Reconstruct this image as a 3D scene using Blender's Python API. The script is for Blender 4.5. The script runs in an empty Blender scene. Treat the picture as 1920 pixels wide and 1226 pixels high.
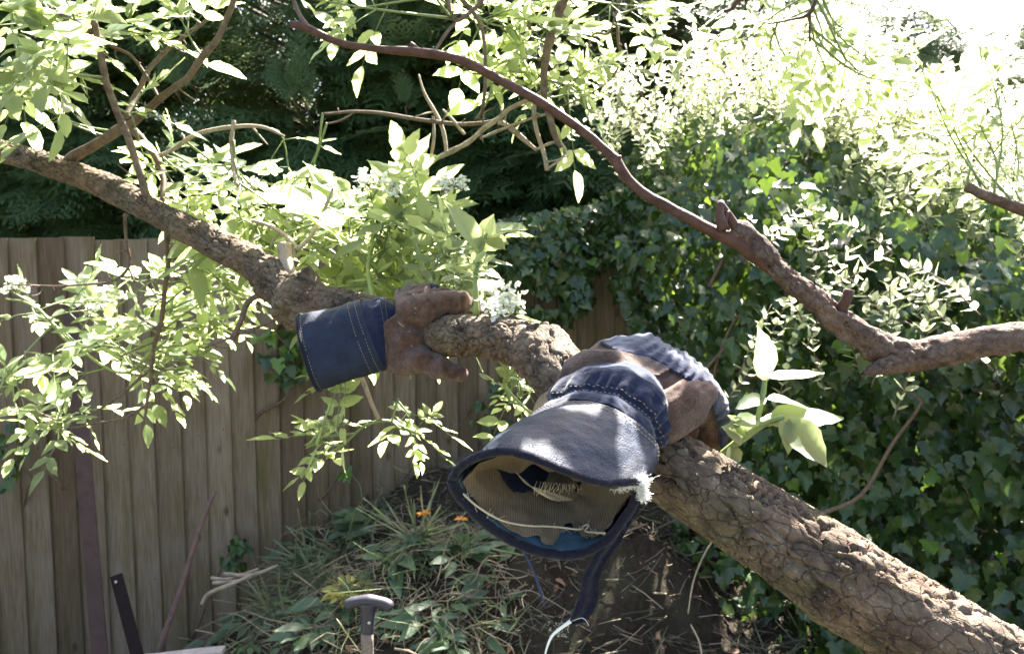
import bpy, math, random
import numpy as np
from mathutils import Vector, Matrix

random.seed(7)
rng = np.random.default_rng(11)
scene = bpy.context.scene
col = scene.collection

# ------------------------------------------------------------------ camera, sky, sun, exposure
F_PX = 1480.0
PITCH = math.radians(5.1)
CAM = np.array([0.0, 0.0, 1.70])
cam_d = bpy.data.cameras.new("camera")
cam_d.sensor_width = 36.0
cam_d.lens = F_PX / 1920.0 * 36.0
cam_d.clip_start = 0.02
cam_d.clip_end = 500.0
cam_d.dof.use_dof = True
cam_d.dof.focus_distance = 0.85
cam_d.dof.aperture_fstop = 13.0
cam = bpy.data.objects.new("camera", cam_d)
cam.location = CAM
cam.rotation_euler = (math.radians(90) - PITCH, 0, 0)
col.objects.link(cam)
scene.camera = cam

SUN_EL, SUN_AZ = math.radians(51), math.radians(27)      # azimuth measured from +Y towards +X
world = bpy.data.worlds.new("World")
scene.world = world
world.use_nodes = True
wn = world.node_tree
sky = wn.nodes.new("ShaderNodeTexSky")
sky.sky_type = 'NISHITA'
sky.sun_disc = False
sky.sun_elevation = SUN_EL
sky.sun_rotation = SUN_AZ
sky.air_density = 1.0
sky.dust_density = 3.6
sky.ozone_density = 0.8
wn.links.new(sky.outputs[0], wn.nodes["Background"].inputs[0])
wn.nodes["Background"].inputs[1].default_value = 0.05

sun_d = bpy.data.lights.new("sun", 'SUN')
sun_d.energy = 5.0
sun_d.angle = math.radians(0.5)
sun_d.color = (1.0, 0.95, 0.87)
sun = bpy.data.objects.new("sun", sun_d)
SUNV = np.array([math.sin(SUN_AZ) * math.cos(SUN_EL), math.cos(SUN_AZ) * math.cos(SUN_EL), math.sin(SUN_EL)])
sun.rotation_euler = Vector(SUNV).to_track_quat('Z', 'Y').to_euler()
sun.location = (2, 4, 8)
col.objects.link(sun)

vs = scene.view_settings
vs.view_transform = 'Standard'
vs.look = 'None'
vs.gamma = 1.0
vs.use_curve_mapping = False
vs.exposure = 3.65
scene.cycles.max_bounces = 8
scene.cycles.transparent_max_bounces = 4

# ------------------------------------------------------------------ pixels of the photograph to places
RIGHT = np.array([1.0, 0, 0])
FWD = np.array([0, math.cos(PITCH), -math.sin(PITCH)])
UP = np.array([0, math.sin(PITCH), math.cos(PITCH)])


def P(px, py, d):
    return CAM + RIGHT * ((px - 960) / F_PX * d) - UP * ((py - 613) / F_PX * d) + FWD * d


def proj(p):
    q = np.asarray(p) - CAM
    d = q @ FWD
    dd = np.where(np.abs(d) < 1e-6, 1e-6, d)
    return 960 + (q @ RIGHT) / dd * F_PX, 613 - (q @ UP) / dd * F_PX, d


def nrm(v):
    v = np.asarray(v, float)
    return v / (np.linalg.norm(v) + 1e-12)


# ------------------------------------------------------------------ numpy noise
def _hash(x, y, z, seed):
    with np.errstate(over='ignore'):
        h = (x.astype(np.uint32) * np.uint32(374761393) + y.astype(np.uint32) * np.uint32(668265263)
             + z.astype(np.uint32) * np.uint32(2246822519) + np.uint32(seed * 3266489917 & 0xffffffff))
        h = (h ^ (h >> np.uint32(13))) * np.uint32(1274126177)
        h = (h ^ (h >> np.uint32(16))) * np.uint32(2246822519)
        h = h ^ (h >> np.uint32(13))
    return h.astype(np.float64) / 4294967295.0


def vnoise(p, seed=0):
    p = np.asarray(p, float)
    i = np.floor(p).astype(np.int64)
    f = p - i
    u = f * f * (3 - 2 * f)
    r = 0
    for dx in (0, 1):
        wx = u[..., 0] if dx else 1 - u[..., 0]
        for dy in (0, 1):
            wy = u[..., 1] if dy else 1 - u[..., 1]
            for dz in (0, 1):
                wz = u[..., 2] if dz else 1 - u[..., 2]
                r = r + wx * wy * wz * _hash(i[..., 0] + dx, i[..., 1] + dy, i[..., 2] + dz, seed)
    return r * 2 - 1


def fbm(p, seed=0, oct=4):
    a, r = 1.0, 0
    for k in range(oct):
        r = r + a * vnoise(p, seed + k)
        p = p * 2.03
        a *= 0.5
    return r


def worley(p, seed=0):
    i = np.floor(p).astype(np.int64)
    f1 = np.full(p.shape[:-1], 9.0)
    f2 = f1.copy()
    idv = f1 * 0
    for dx in (-1, 0, 1):
        for dy in (-1, 0, 1):
            for dz in (-1, 0, 1):
                c = [i[..., 0] + dx, i[..., 1] + dy, i[..., 2] + dz]
                q = np.stack([c[k] + _hash(c[0], c[1], c[2], seed + k) for k in range(3)], -1)
                d = np.linalg.norm(q - p, axis=-1)
                new = d < f1
                f2 = np.where(new, f1, np.minimum(f2, d))
                f1 = np.where(new, d, f1)
                idv = np.where(new, _hash(c[0], c[1], c[2], seed + 9), idv)
    return f1, f2, idv


_nt = vnoise(np.stack(np.meshgrid(np.arange(80) * .37, np.arange(80) * .37, [0.5], indexing='ij'), -1)[:, :, 0], 5)


def n2(x, y):
    """cheap smooth 2-D noise from a table"""
    x, y = x / .37 % 79, y / .37 % 79
    i, j = int(x), int(y)
    u, v = x - i, y - j
    return (_nt[i, j] * (1 - u) + _nt[i + 1, j] * u) * (1 - v) + (_nt[i, j + 1] * (1 - u) + _nt[i + 1, j + 1] * u) * v


def sstep(a, b, x):
    t = np.clip((x - a) / (b - a), 0, 1)
    return t * t * (3 - 2 * t)


# ------------------------------------------------------------------ object helpers
WLOC = {}


def tag(o, label=None, cat=None, group=None, kind=None):
    if label: o["label"] = label
    if cat: o["category"] = cat
    if group: o["group"] = group
    if kind: o["kind"] = kind
    return o


def thing(name, loc, label, cat, group=None):
    o = bpy.data.objects.new(name, None)
    o.empty_display_size = 0.1
    o.location = loc
    col.objects.link(o)
    WLOC[o.name] = np.array(loc, float)
    return tag(o, label, cat, group)


def attach(o, parent):
    if parent is not None:
        o.parent = parent
        WLOC[o.name] = WLOC[parent.name]
    else:
        WLOC[o.name] = np.zeros(3)


def raw_mesh(name, V, F, mat, smooth=True, attrs=None):
    V = np.asarray(V, np.float32)
    me = bpy.data.meshes.new(name)
    if isinstance(F, np.ndarray):
        groups = [F]
    else:
        groups = [np.asarray(f, np.int32) for f in F if len(f)]
    nl = sum(g.size for g in groups)
    npoly = sum(len(g) for g in groups)
    me.vertices.add(len(V)); me.loops.add(nl); me.polygons.add(npoly)
    me.vertices.foreach_set("co", V.ravel())
    me.loops.foreach_set("vertex_index", np.concatenate([g.ravel() for g in groups]).astype(np.int32))
    st, k = [], 0
    for g in groups:
        st.append(k + np.arange(len(g)) * g.shape[1]); k += g.size
    me.polygons.foreach_set("loop_start", np.concatenate(st).astype(np.int32))
    me.update(calc_edges=True)
    me.polygons.foreach_set("use_smooth", np.full(npoly, smooth, bool))
    for an, av in (attrs or {}).items():
        av = np.asarray(av, np.float32)
        at = me.attributes.new(an, 'FLOAT_VECTOR', 'POINT')
        at.data.foreach_set("vector", av.ravel())
    if mat: me.materials.append(mat)
    me.validate()
    return me


def mesh_obj(name, V, F, mat, parent=None, smooth=True, attrs=None):
    V = np.asarray(V, float)
    off = WLOC[parent.name] if parent is not None else np.zeros(3)
    me = raw_mesh(name, V - off, F, mat, smooth, attrs)
    o = bpy.data.objects.new(name, me)
    col.objects.link(o)
    attach(o, parent)
    return o


def mat4(o):
    return Matrix([list(map(float, r)) for r in o])


def spline(pts, n):
    """Catmull-Rom through rows of pts, n samples evenly in arc length."""
    p = np.asarray(pts, float)
    if len(p) == 2:
        t = np.linspace(0, 1, n)[:, None]
        return p[0] * (1 - t) + p[1] * t
    q = np.vstack([2 * p[0] - p[1], p, 2 * p[-1] - p[-2]])
    out = []
    for i in range(1, len(q) - 2):
        t = np.linspace(0, 1, 24, endpoint=False)[:, None]
        a, b, c, d = q[i - 1], q[i], q[i + 1], q[i + 2]
        out.append(0.5 * ((2 * b) + (c - a) * t + (2 * a - 5 * b + 4 * c - d) * t ** 2 + (3 * b - a - 3 * c + d) * t ** 3))
    out = np.vstack(out + [p[-1:]])
    s = np.concatenate([[0], np.cumsum(np.linalg.norm(np.diff(out[:, :3], axis=0), axis=1))])
    ss = np.linspace(0, s[-1], n)
    return np.stack([np.interp(ss, s, out[:, k]) for k in range(out.shape[1])], 1)


def closed_spline(pts, n):
    p = np.asarray(pts, float)
    m = len(p)
    u = np.arange(n) / n * m
    i = u.astype(int)
    t = (u - i)[:, None]
    a, b, c, d = p[(i - 1) % m], p[i % m], p[(i + 1) % m], p[(i + 2) % m]
    return 0.5 * ((2 * b) + (c - a) * t + (2 * a - 5 * b + 4 * c - d) * t ** 2 + (3 * b - a - 3 * c + d) * t ** 3)


def frames(path):
    T = np.gradient(path, axis=0)
    T /= np.linalg.norm(T, axis=1)[:, None] + 1e-12
    N = np.zeros_like(T)
    a = np.array([0, 0, 1.0]) if abs(T[0, 2]) < 0.9 else np.array([1.0, 0, 0])
    n = nrm(a - T[0] * (a @ T[0]))
    for i in range(len(T)):
        n = nrm(n - T[i] * (n @ T[i]))
        N[i] = n
    return T, N, np.cross(T, N)


def grid_faces(nr, nc, wrap=True, flip=False):
    i = np.arange(nr - 1)[:, None]
    j = np.arange(nc if wrap else nc - 1)[None, :]
    a = i * nc + j; b = i * nc + (j + 1) % nc
    f = np.stack([a, b, b + nc, a + nc], -1).reshape(-1, 4)
    return f[:, ::-1] if flip else f


def tube(path, rad, nseg=8, disp=None, cap=True):
    """returns V, faces list, straightened coordinates"""
    path = np.asarray(path, float)
    n = len(path)
    rad = np.broadcast_to(np.asarray(rad, float), (n,))
    T, N, B = frames(path)
    th = np.arange(nseg) / nseg * 2 * math.pi
    s = np.concatenate([[0], np.cumsum(np.linalg.norm(np.diff(path, axis=0), axis=1))])
    dirs = N[:, None] * np.cos(th)[None, :, None] + B[:, None] * np.sin(th)[None, :, None]
    sc = np.stack([np.broadcast_to(s[:, None], (n, nseg)), rad[:, None] * np.cos(th)[None], rad[:, None] * np.sin(th)[None]], -1)
    R = np.broadcast_to(rad[:, None], (n, nseg)).copy()
    if disp is not None: R = R + disp(sc)
    V = (path[:, None] + dirs * R[..., None]).reshape(-1, 3)
    F = [grid_faces(n, nseg)]
    sc = sc.reshape(-1, 3)
    if cap:
        V = np.vstack([V, path[0], path[-1]]); sc = np.vstack([sc, sc[0], sc[-1]])
        j = np.arange(nseg)
        c0, c1 = n * nseg, n * nseg + 1
        F.append(np.stack([np.full(nseg, c0), (j + 1) % nseg, j], 1))
        o = (n - 1) * nseg
        F.append(np.stack([np.full(nseg, c1), o + j, o + (j + 1) % nseg], 1))
    return V, F, sc


class Join:
    """collects pieces into one mesh"""
    def __init__(self): self.V, self.Q, self.T, self.A, self.n = [], [], [], [], 0
    def add(self, V, F, A=None):
        if isinstance(F, np.ndarray): F = [F]
        for f in F:
            if not len(f): continue
            (self.Q if f.shape[1] == 4 else self.T).append(np.asarray(f) + self.n)
        self.V.append(np.asarray(V)); self.n += len(V)
        self.A.append(np.zeros((len(V), 3)) if A is None else A)
    def add_tube(self, path, rad, nseg=6):
        V, F, sc = tube(path, rad, nseg)
        self.add(V, F, sc)
    def faces(self):
        return [np.vstack(x) for x in (self.Q, self.T) if x]
    def build(self, name, mat, parent=None, smooth=True, attr="co_str"):
        return mesh_obj(name, np.vstack(self.V), self.faces(), mat, parent, smooth, {attr: np.vstack(self.A)})


# ------------------------------------------------------------------ materials
class NT:
    def __init__(self, name):
        self.m = bpy.data.materials.new(name)
        self.m.use_nodes = True
        self.t = self.m.node_tree
        self.b = self.t.nodes["Principled BSDF"]
        self.out = self.t.nodes["Material Output"]
    def n(self, typ, **kw):
        nd = self.t.nodes.new("ShaderNode" + typ)
        for k, v in kw.items():
            if k.startswith("i_"):
                key = k[2:]
                key = int(key) if key.isdigit() else key.replace("_", " ")
                s = nd.inputs[key]
                if isinstance(v, bpy.types.NodeSocket): self.t.links.new(v, s)
                else: s.default_value = v
            else: setattr(nd, k, v)
        return nd
    def l(self, a, b): self.t.links.new(a, b)
    def ramp(self, fac, stops, interp='LINEAR'):
        r = self.n("ValToRGB")
        r.color_ramp.interpolation = interp
        e = r.color_ramp.elements
        while len(e) < len(stops): e.new(0.5)
        for k, (p, c) in enumerate(stops):
            e[k].position = p
            e[k].color = (c[0], c[1], c[2], 1) if hasattr(c, '__len__') else (c, c, c, 1)
        self.l(fac, r.inputs[0])
        return r.outputs[0]
    def math(self, op, a, b=None, c=None):
        nd = self.n("Math", operation=op)
        for k, v in enumerate((a, b, c)):
            if v is None: continue
            if isinstance(v, bpy.types.NodeSocket): self.l(v, nd.inputs[k])
            else: nd.inputs[k].default_value = v
        return nd.outputs[0]
    def mix(self, fac, a, b, mode='MIX'):
        nd = self.n("Mix", data_type='RGBA', blend_type=mode)
        for s, v in ((nd.inputs[0], fac), (nd.inputs[6], a), (nd.inputs[7], b)):
            if isinstance(v, bpy.types.NodeSocket): self.l(v, s)
            else: s.default_value = v if not hasattr(v, '__len__') else (*v[:3], 1)
        return nd.outputs[2]
    def coord(self, attr=None, scale=(1, 1, 1)):
        if attr: src = self.n("Attribute", attribute_name=attr).outputs["Vector"]
        else: src = self.n("TexCoord").outputs["Object"]
        mp = self.n("Mapping")
        self.l(src, mp.inputs[0])
        mp.inputs["Scale"].default_value = scale
        return mp.outputs[0]
    def noise(self, vec, scale, detail=4, rough=0.55):
        return self.n("TexNoise", i_Vector=vec, i_Scale=scale, i_Detail=detail, i_Roughness=rough).outputs[0]
    def bump(self, h, strength, dist, nrmal=None):
        b = self.n("Bump", i_Height=h, i_Strength=strength, i_Distance=dist)
        if nrmal is not None: self.l(nrmal, b.inputs["Normal"])
        return b.outputs[0]
    def set(self, **kw):
        for k, v in kw.items():
            s = self.b.inputs[k.replace("_", " ")]
            if isinstance(v, bpy.types.NodeSocket): self.l(v, s)
            elif hasattr(v, '__len__'): s.default_value = (*v[:3], 1)
            else: s.default_value = v
        return self


def leaf_mat(name, dark, light, trans, tfac=0.4, rough=0.42, vein=0.25, spec=0.5):
    n = NT(name)
    r1 = n.n("ObjectInfo").outputs["Random"]
    r2 = n.n("NewGeometry").outputs["Random Per Island"]
    r = n.math('FRACT', n.math('ADD', r1, r2))
    c = n.ramp(r, [(0, dark), (0.55, tuple((a + b) / 2 for a, b in zip(dark, light))), (1, light)])
    luv = n.n("Attribute", attribute_name="luv").outputs["Vector"]
    sep = n.n("SeparateXYZ", i_0=luv)
    ax = n.math('ABSOLUTE', sep.outputs[0])
    mid = n.math('LESS_THAN', ax, 0.035)
    side = n.math('SINE', n.math('MULTIPLY', n.math('SUBTRACT', sep.outputs[1], n.math('MULTIPLY', ax, 0.55)), 52.0))
    sidev = n.math('MULTIPLY', n.math('GREATER_THAN', side, 0.86), 0.5)
    v = n.math('MULTIPLY', n.math('MAXIMUM', mid, sidev), vein)
    blot = n.noise(n.n("TexCoord").outputs["Object"], 45, 3)
    c = n.mix(n.math('MULTIPLY', blot, 0.25), c, (dark[0] * 0.7, dark[1] * 0.75, dark[2] * 0.6))
    c2 = n.mix(v, c, (light[0] * 1.5, light[1] * 1.35, light[2] * 1.4))
    n.set(Base_Color=c2, Roughness=rough)
    n.b.inputs["Specular IOR Level"].default_value = spec
    n.l(n.bump(n.math('MULTIPLY', n.math('MAXIMUM', mid, sidev), -1.0), 0.3, 0.001), n.b.inputs["Normal"])
    tc = n.mix(v, n.mix(r, trans, tuple(x * 1.25 for x in trans)), tuple(x * 0.75 for x in trans))
    tr = n.n("BsdfTranslucent", i_Color=tc)
    mx = n.n("MixShader", i_Fac=tfac, i_1=n.b.outputs[0], i_2=tr.outputs[0])
    n.l(mx.outputs[0], n.out.inputs[0])
    return n.m


def bark_mat(name, c0, c1, c2, scale=1.0, rough=0.9, bstr=0.6, moss=0.0):
    n = NT(name)
    v = n.coord("co_str")
    vs_ = n.coord("co_str", (0.45, 1, 1))
    a = n.noise(v, 38 * scale, 6, 0.65)
    b = n.noise(vs_, 130 * scale, 5, 0.7)
    big = n.noise(v, 9 * scale, 3)
    c = n.ramp(a, [(0.25, c0), (0.5, c1), (0.78, c2)])
    c = n.mix(n.math('MULTIPLY', b, 0.55), c, tuple(x * 0.45 for x in c0))
    c = n.mix(n.ramp(big, [(0.45, 0.0), (0.7, 0.5)]), c, (c1[0] * 1.1, c1[1] * 0.8, c1[2] * 0.62))
    pat = n.noise(n.coord("co_str", (0.7, 1, 1)), 26 * scale, 6, 0.75)
    c = n.mix(n.ramp(pat, [(0.50, 0.0), (0.62, 0.75)]), c, tuple(x * 0.55 for x in c0))
    grit = n.noise(v, 260 * scale, 3, 0.8)
    c = n.mix(n.ramp(grit, [(0.58, 0.0), (0.72, 0.6)]), c, tuple(min(1, x * 1.35) for x in c2))
    if moss:
        mm = n.noise(v, 17, 5, 0.7)
        c = n.mix(n.ramp(mm, [(0.52, 0.0), (0.66, moss)]), c, (0.13, 0.14, 0.045))
    n.set(Base_Color=c, Roughness=rough)
    n.b.inputs["Specular IOR Level"].default_value = 0.2
    fine = n.noise(vs_, 420 * scale, 4, 0.7)
    wv = n.n("VectorMath", operation='ADD', i_0=n.coord("co_str", (0.62, 1, 1)), i_1=n.n("VectorMath", operation='SCALE', i_0=n.n("TexNoise", i_Vector=v, i_Scale=70.0 * scale, i_Detail=3.0).outputs[1]).outputs[0])
    wv.inputs[1].links[0].from_node.inputs[3].default_value = 0.010 / scale
    vo = n.n("TexVoronoi", feature='DISTANCE_TO_EDGE', i_Vector=wv.outputs[0], i_Scale=88.0 * scale).outputs[0]
    ck = n.ramp(vo, [(0.0, 0.0), (0.045, 1.0)])
    h = n.math('ADD', n.math('ADD', n.math('MULTIPLY', b, 1.0), n.math('MULTIPLY', fine, 0.35)), n.math('MULTIPLY', ck, 0.75))
    n.l(n.bump(h, bstr, 0.003), n.b.inputs["Normal"])
    return n.m


def plain_mat(name, c, rough=0.7, var=0.35, scale=60, bstr=0.3, bdist=0.001, metallic=0.0, spec=0.4):
    n = NT(name)
    v = n.coord()
    a = n.noise(v, scale, 5, 0.65)
    cc = n.ramp(a, [(0.25, tuple(x * (1 - var) for x in c)), (0.75, tuple(min(1, x * (1 + var)) for x in c))])
    n.set(Base_Color=cc, Roughness=rough, Metallic=metallic)
    n.b.inputs["Specular IOR Level"].default_value = spec
    n.l(n.bump(n.noise(v, scale * 4, 4, 0.7), bstr, bdist), n.b.inputs["Normal"])
    return n.m


M = {}
M['elder_leaf'] = leaf_mat('elder_leaf', (0.058, 0.090, 0.040), (0.11, 0.15, 0.065), (0.46, 0.53, 0.23), 0.51, 0.40, 0.45)
M['ivy_leaf'] = leaf_mat('ivy_leaf', (0.012, 0.034, 0.008), (0.034, 0.068, 0.014), (0.14, 0.22, 0.03), 0.16, 0.3, 0.5, 0.5)
M['ivy_young'] = leaf_mat('ivy_young', (0.06, 0.13, 0.02), (0.10, 0.18, 0.03), (0.30, 0.42, 0.05), 0.35, 0.4)
M['privet_leaf'] = leaf_mat('privet_leaf', (0.13, 0.16, 0.085), (0.24, 0.27, 0.15), (0.64, 0.68, 0.42), 0.6, 0.4)  # pale tint puts the overexposed sun glare into the leaf colour
M['conifer'] = leaf_mat('conifer', (0.030, 0.060, 0.024), (0.074, 0.125, 0.045), (0.30, 0.36, 0.12), 0.28, 0.6, 0.0, 0.25)
M['weed_leaf'] = leaf_mat('weed_leaf', (0.040, 0.075, 0.038), (0.085, 0.135, 0.062), (0.16, 0.24, 0.06), 0.2, 0.5, 0.35)
M['yellow_leaf'] = leaf_mat('yellow_leaf', (0.16, 0.17, 0.03), (0.27, 0.25, 0.045), (0.35, 0.32, 0.05), 0.3, 0.5)
M['dead_leaf'] = leaf_mat('dead_leaf', (0.10, 0.05, 0.03), (0.30, 0.17, 0.09), (0.25, 0.12, 0.04), 0.15, 0.8)
M['grass'] = leaf_mat('grass', (0.13, 0.16, 0.09), (0.26, 0.27, 0.17), (0.25, 0.30, 0.10), 0.25, 0.6, 0.0)
M['clipping'] = leaf_mat('clipping', (0.055, 0.06, 0.035), (0.15, 0.135, 0.085), (0.10, 0.10, 0.04), 0.15, 0.8, 0.0)
M['flower'] = leaf_mat('flower', (0.62, 0.62, 0.52), (0.8, 0.79, 0.68), (0.75, 0.75, 0.6), 0.45, 0.6, 0.0)
M['orange_petal'] = leaf_mat('orange_petal', (0.50, 0.16, 0.015), (0.65, 0.28, 0.02), (0.6, 0.25, 0.02), 0.3, 0.6, 0.0)
M['bark'] = bark_mat('elder_bark', (0.058, 0.041, 0.030), (0.140, 0.105, 0.077), (0.25, 0.205, 0.155), 1.0, 0.92, 0.9, 0.16)
M['bare_bark'] = bark_mat('bare_limb_bark', (0.070, 0.047, 0.037), (0.140, 0.098, 0.077), (0.23, 0.178, 0.140), 1.2, 0.85, 0.7)
M['red_bark'] = bark_mat('smooth_red_bark', (0.060, 0.031, 0.024), (0.088, 0.046, 0.035), (0.125, 0.070, 0.055), 1.6, 0.65, 0.25)
M['twig'] = bark_mat('twig_bark', (0.085, 0.06, 0.046), (0.14, 0.105, 0.082), (0.21, 0.17, 0.135), 2.0, 0.8, 0.3)
M['dead_twig'] = bark_mat('dead_twig_bark', (0.22, 0.18, 0.14), (0.32, 0.27, 0.21), (0.42, 0.36, 0.29), 2.0, 0.85, 0.3)
M['green_stem'] = plain_mat('green_stem', (0.16, 0.20, 0.06), 0.5, 0.2, 80)
M['stalk'] = plain_mat('leaf_stalk', (0.14, 0.18, 0.07), 0.5, 0.2, 80)
M['ivy_stem'] = plain_mat('ivy_stem', (0.10, 0.065, 0.045), 0.85, 0.4, 60)
M['straw'] = plain_mat('dry_straw', (0.26, 0.20, 0.14), 0.85, 0.45, 12)


M['nail'] = plain_mat('rusty_nail', (0.03, 0.018, 0.012), .8, .3, 80)


def fence_mat():
    n = NT("weathered_board")
    v = n.coord()
    oi = n.n("ObjectInfo").outputs["Random"]
    off = n.n("CombineXYZ", i_0=n.math('MULTIPLY', oi, 37.0), i_1=0.0, i_2=n.math('MULTIPLY', oi, 91.0)).outputs[0]
    va = n.n("VectorMath", operation='ADD', i_0=v, i_1=off).outputs[0]
    g = n.n("Mapping", i_0=va); g.inputs["Scale"].default_value = (1, 1, 0.045)
    grain = n.noise(g.outputs[0], 160, 6, 0.7)
    big = n.noise(va, 5, 4)
    s = n.n("Mapping", i_0=va); s.inputs["Scale"].default_value = (1, 1, 0.12)
    st = n.noise(s.outputs[0], 22, 4, 0.6)
    kn = n.n("Mapping", i_0=va); kn.inputs["Scale"].default_value = (1, 1, 0.55)
    vor = n.n("TexVoronoi", i_Vector=kn.outputs[0], i_Scale=7.5).outputs["Distance"]
    knot = n.ramp(vor, [(0.05, 1.0), (0.12, 0.0)])
    c = n.ramp(grain, [(0.28, (0.085, 0.062, 0.042)), (0.5, (0.155, 0.122, 0.088)), (0.75, (0.23, 0.195, 0.155))])
    c = n.mix(n.ramp(big, [(0.4, 0.0), (0.75, 0.55)]), c, (0.20, 0.175, 0.165))
    c = n.mix(n.ramp(st, [(0.50, 0.0), (0.70, 0.75)]), c, (0.095, 0.082, 0.032))
    c = n.mix(n.math('MULTIPLY', knot, 0.75), c, (0.035, 0.022, 0.016))
    hue = n.mix(oi, (1.08, 1.02, 0.94), (0.55, 0.47, 0.38))
    c = n.mix(1.0, c, hue, 'MULTIPLY')
    n.set(Base_Color=c, Roughness=0.85)
    n.b.inputs["Specular IOR Level"].default_value = 0.25
    n.l(n.bump(grain, 0.5, 0.0025), n.b.inputs["Normal"])
    return n.m


M['board'] = fence_mat()


def cuff_mat():
    n = NT("coated_navy_cuff")
    v = n.coord()
    peb = n.n("TexVoronoi", i_Vector=v, i_Scale=900.0).outputs["Distance"]
    wear = n.noise(v, 55, 5, 0.65)
    c = n.ramp(wear, [(0.3, (0.006, 0.009, 0.020)), (0.7, (0.014, 0.021, 0.043))])
    fl = n.noise(v, 700, 2, 0.6)
    c = n.mix(n.ramp(fl, [(0.62, 0.0), (0.72, 0.5)]), c, (0.05, 0.06, 0.11))
    n.set(Base_Color=c, Roughness=0.6)
    n.b.inputs["Specular IOR Level"].default_value = 0.22
    n.l(n.bump(n.math('ADD', peb, n.math('MULTIPLY', fl, 0.8)), 0.55, 0.0009), n.b.inputs["Normal"])
    return n.m


def cloth_mat(name, a, b, scale=900, bstr=0.5, sheen=0.3, fuzz=300):
    n = NT(name)
    v = n.coord()
    w = n.noise(v, fuzz, 4, 0.75)
    big = n.noise(v, 40, 4)
    c = n.ramp(w, [(0.3, a), (0.75, b)])
    c = n.mix(n.math('MULTIPLY', big, 0.45), c, tuple(x * 0.6 for x in a))
    n.set(Base_Color=c, Roughness=0.95)
    n.b.inputs["Sheen Weight"].default_value = sheen
    n.b.inputs["Sheen Roughness"].default_value = 0.4
    n.b.inputs["Specular IOR Level"].default_value = 0.15
    h = n.math('ADD', w, n.math('MULTIPLY', n.noise(v, scale, 2), 0.6))
    n.l(n.bump(h, bstr, 0.0012), n.b.inputs["Normal"])
    return n.m


def suede_mat(name, a, b, c3):
    n = NT(name)
    v = n.coord()
    w = n.noise(v, 90, 6, 0.7)
    f = n.noise(v, 620, 4, 0.75)
    big = n.noise(v, 28, 4)
    c = n.ramp(w, [(0.34, tuple(x * 0.75 for x in a)), (0.52, b), (0.70, tuple(x * 1.15 for x in c3))])
    c = n.mix(n.ramp(big, [(0.5, 0.0), (0.70, 0.35)]), c, tuple(x * 0.65 for x in a))
    c = n.mix(n.math('MULTIPLY', f, 0.5), c, tuple(x * 0.5 for x in a))
    sp = n.n("TexVoronoi", i_Vector=v, i_Scale=130.0).outputs["Distance"]
    c = n.mix(n.ramp(sp, [(0.06, 0.75), (0.12, 0.0)]), c, (0.03, 0.018, 0.014))
    n.set(Base_Color=c, Roughness=0.95)
    n.b.inputs["Sheen Weight"].default_value = 0.2
    n.b.inputs["Sheen Roughness"].default_value = 0.45
    n.b.inputs["Specular IOR Level"].default_value = 0.15
    n.l(n.bump(n.math('ADD', n.math('MULTIPLY', w, 2.2), n.math('MULTIPLY', f, 1.3)), 0.85, 0.0024), n.b.inputs["Normal"])
    return n.m


def lining_mat():
    n = NT("beige_lining")
    v = n.coord()
    wv = n.n("TexWave", i_Vector=v, i_Scale=170.0, i_Distortion=1.5, i_Detail=2.0).outputs[1]
    big = n.noise(v, 30, 4)
    c = n.ramp(big, [(0.3, (0.12, 0.090, 0.058)), (0.7, (0.19, 0.148, 0.100))])
    c = n.mix(n.math('MULTIPLY', wv, 0.15), c, (0.09, 0.066, 0.042))
    n.set(Base_Color=c, Roughness=0.95)
    n.b.inputs["Specular IOR Level"].default_value = 0.1
    n.l(n.bump(n.math('ADD', wv, n.noise(v, 600, 3)), 0.6, 0.0008), n.b.inputs["Normal"])
    return n.m


M['cuff'] = cuff_mat()
M['binding'] = cloth_mat('dark_binding', (0.006, 0.006, 0.012), (0.020, 0.021, 0.036), 900, 0.8, 0.12, 500)
M['denim'] = cloth_mat('navy_fabric', (0.007, 0.010, 0.028), (0.018, 0.026, 0.058), 900, 0.55, 0.25, 260)
M['denim_fuzzy'] = cloth_mat('fuzzy_blue_fabric', (0.009, 0.012, 0.034), (0.024, 0.031, 0.074), 700, 0.8, 0.35, 190)
M['suede'] = suede_mat('brown_suede', (0.066, 0.033, 0.021), (0.120, 0.062, 0.040), (0.18, 0.102, 0.070))
M['suede_pale'] = suede_mat('worn_suede', (0.080, 0.050, 0.037), (0.130, 0.083, 0.060), (0.19, 0.13, 0.097))
M['lining'] = lining_mat()
M['inner_canvas'] = plain_mat('blue_green_canvas', (0.035, 0.075, 0.105), 0.7, 0.4, 80)
M['stitch'] = plain_mat('faded_stitch', (0.30, 0.25, 0.16), 0.9, 0.2, 200)
M['thread'] = plain_mat('cream_thread', (0.45, 0.38, 0.27), 0.9, 0.15, 200)
M['white_thread'] = plain_mat('white_fray', (0.75, 0.72, 0.66), 0.95, 0.1, 200)
M['blue_thread'] = plain_mat('blue_thread', (0.02, 0.03, 0.075), 0.8, 0.3, 200)

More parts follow.
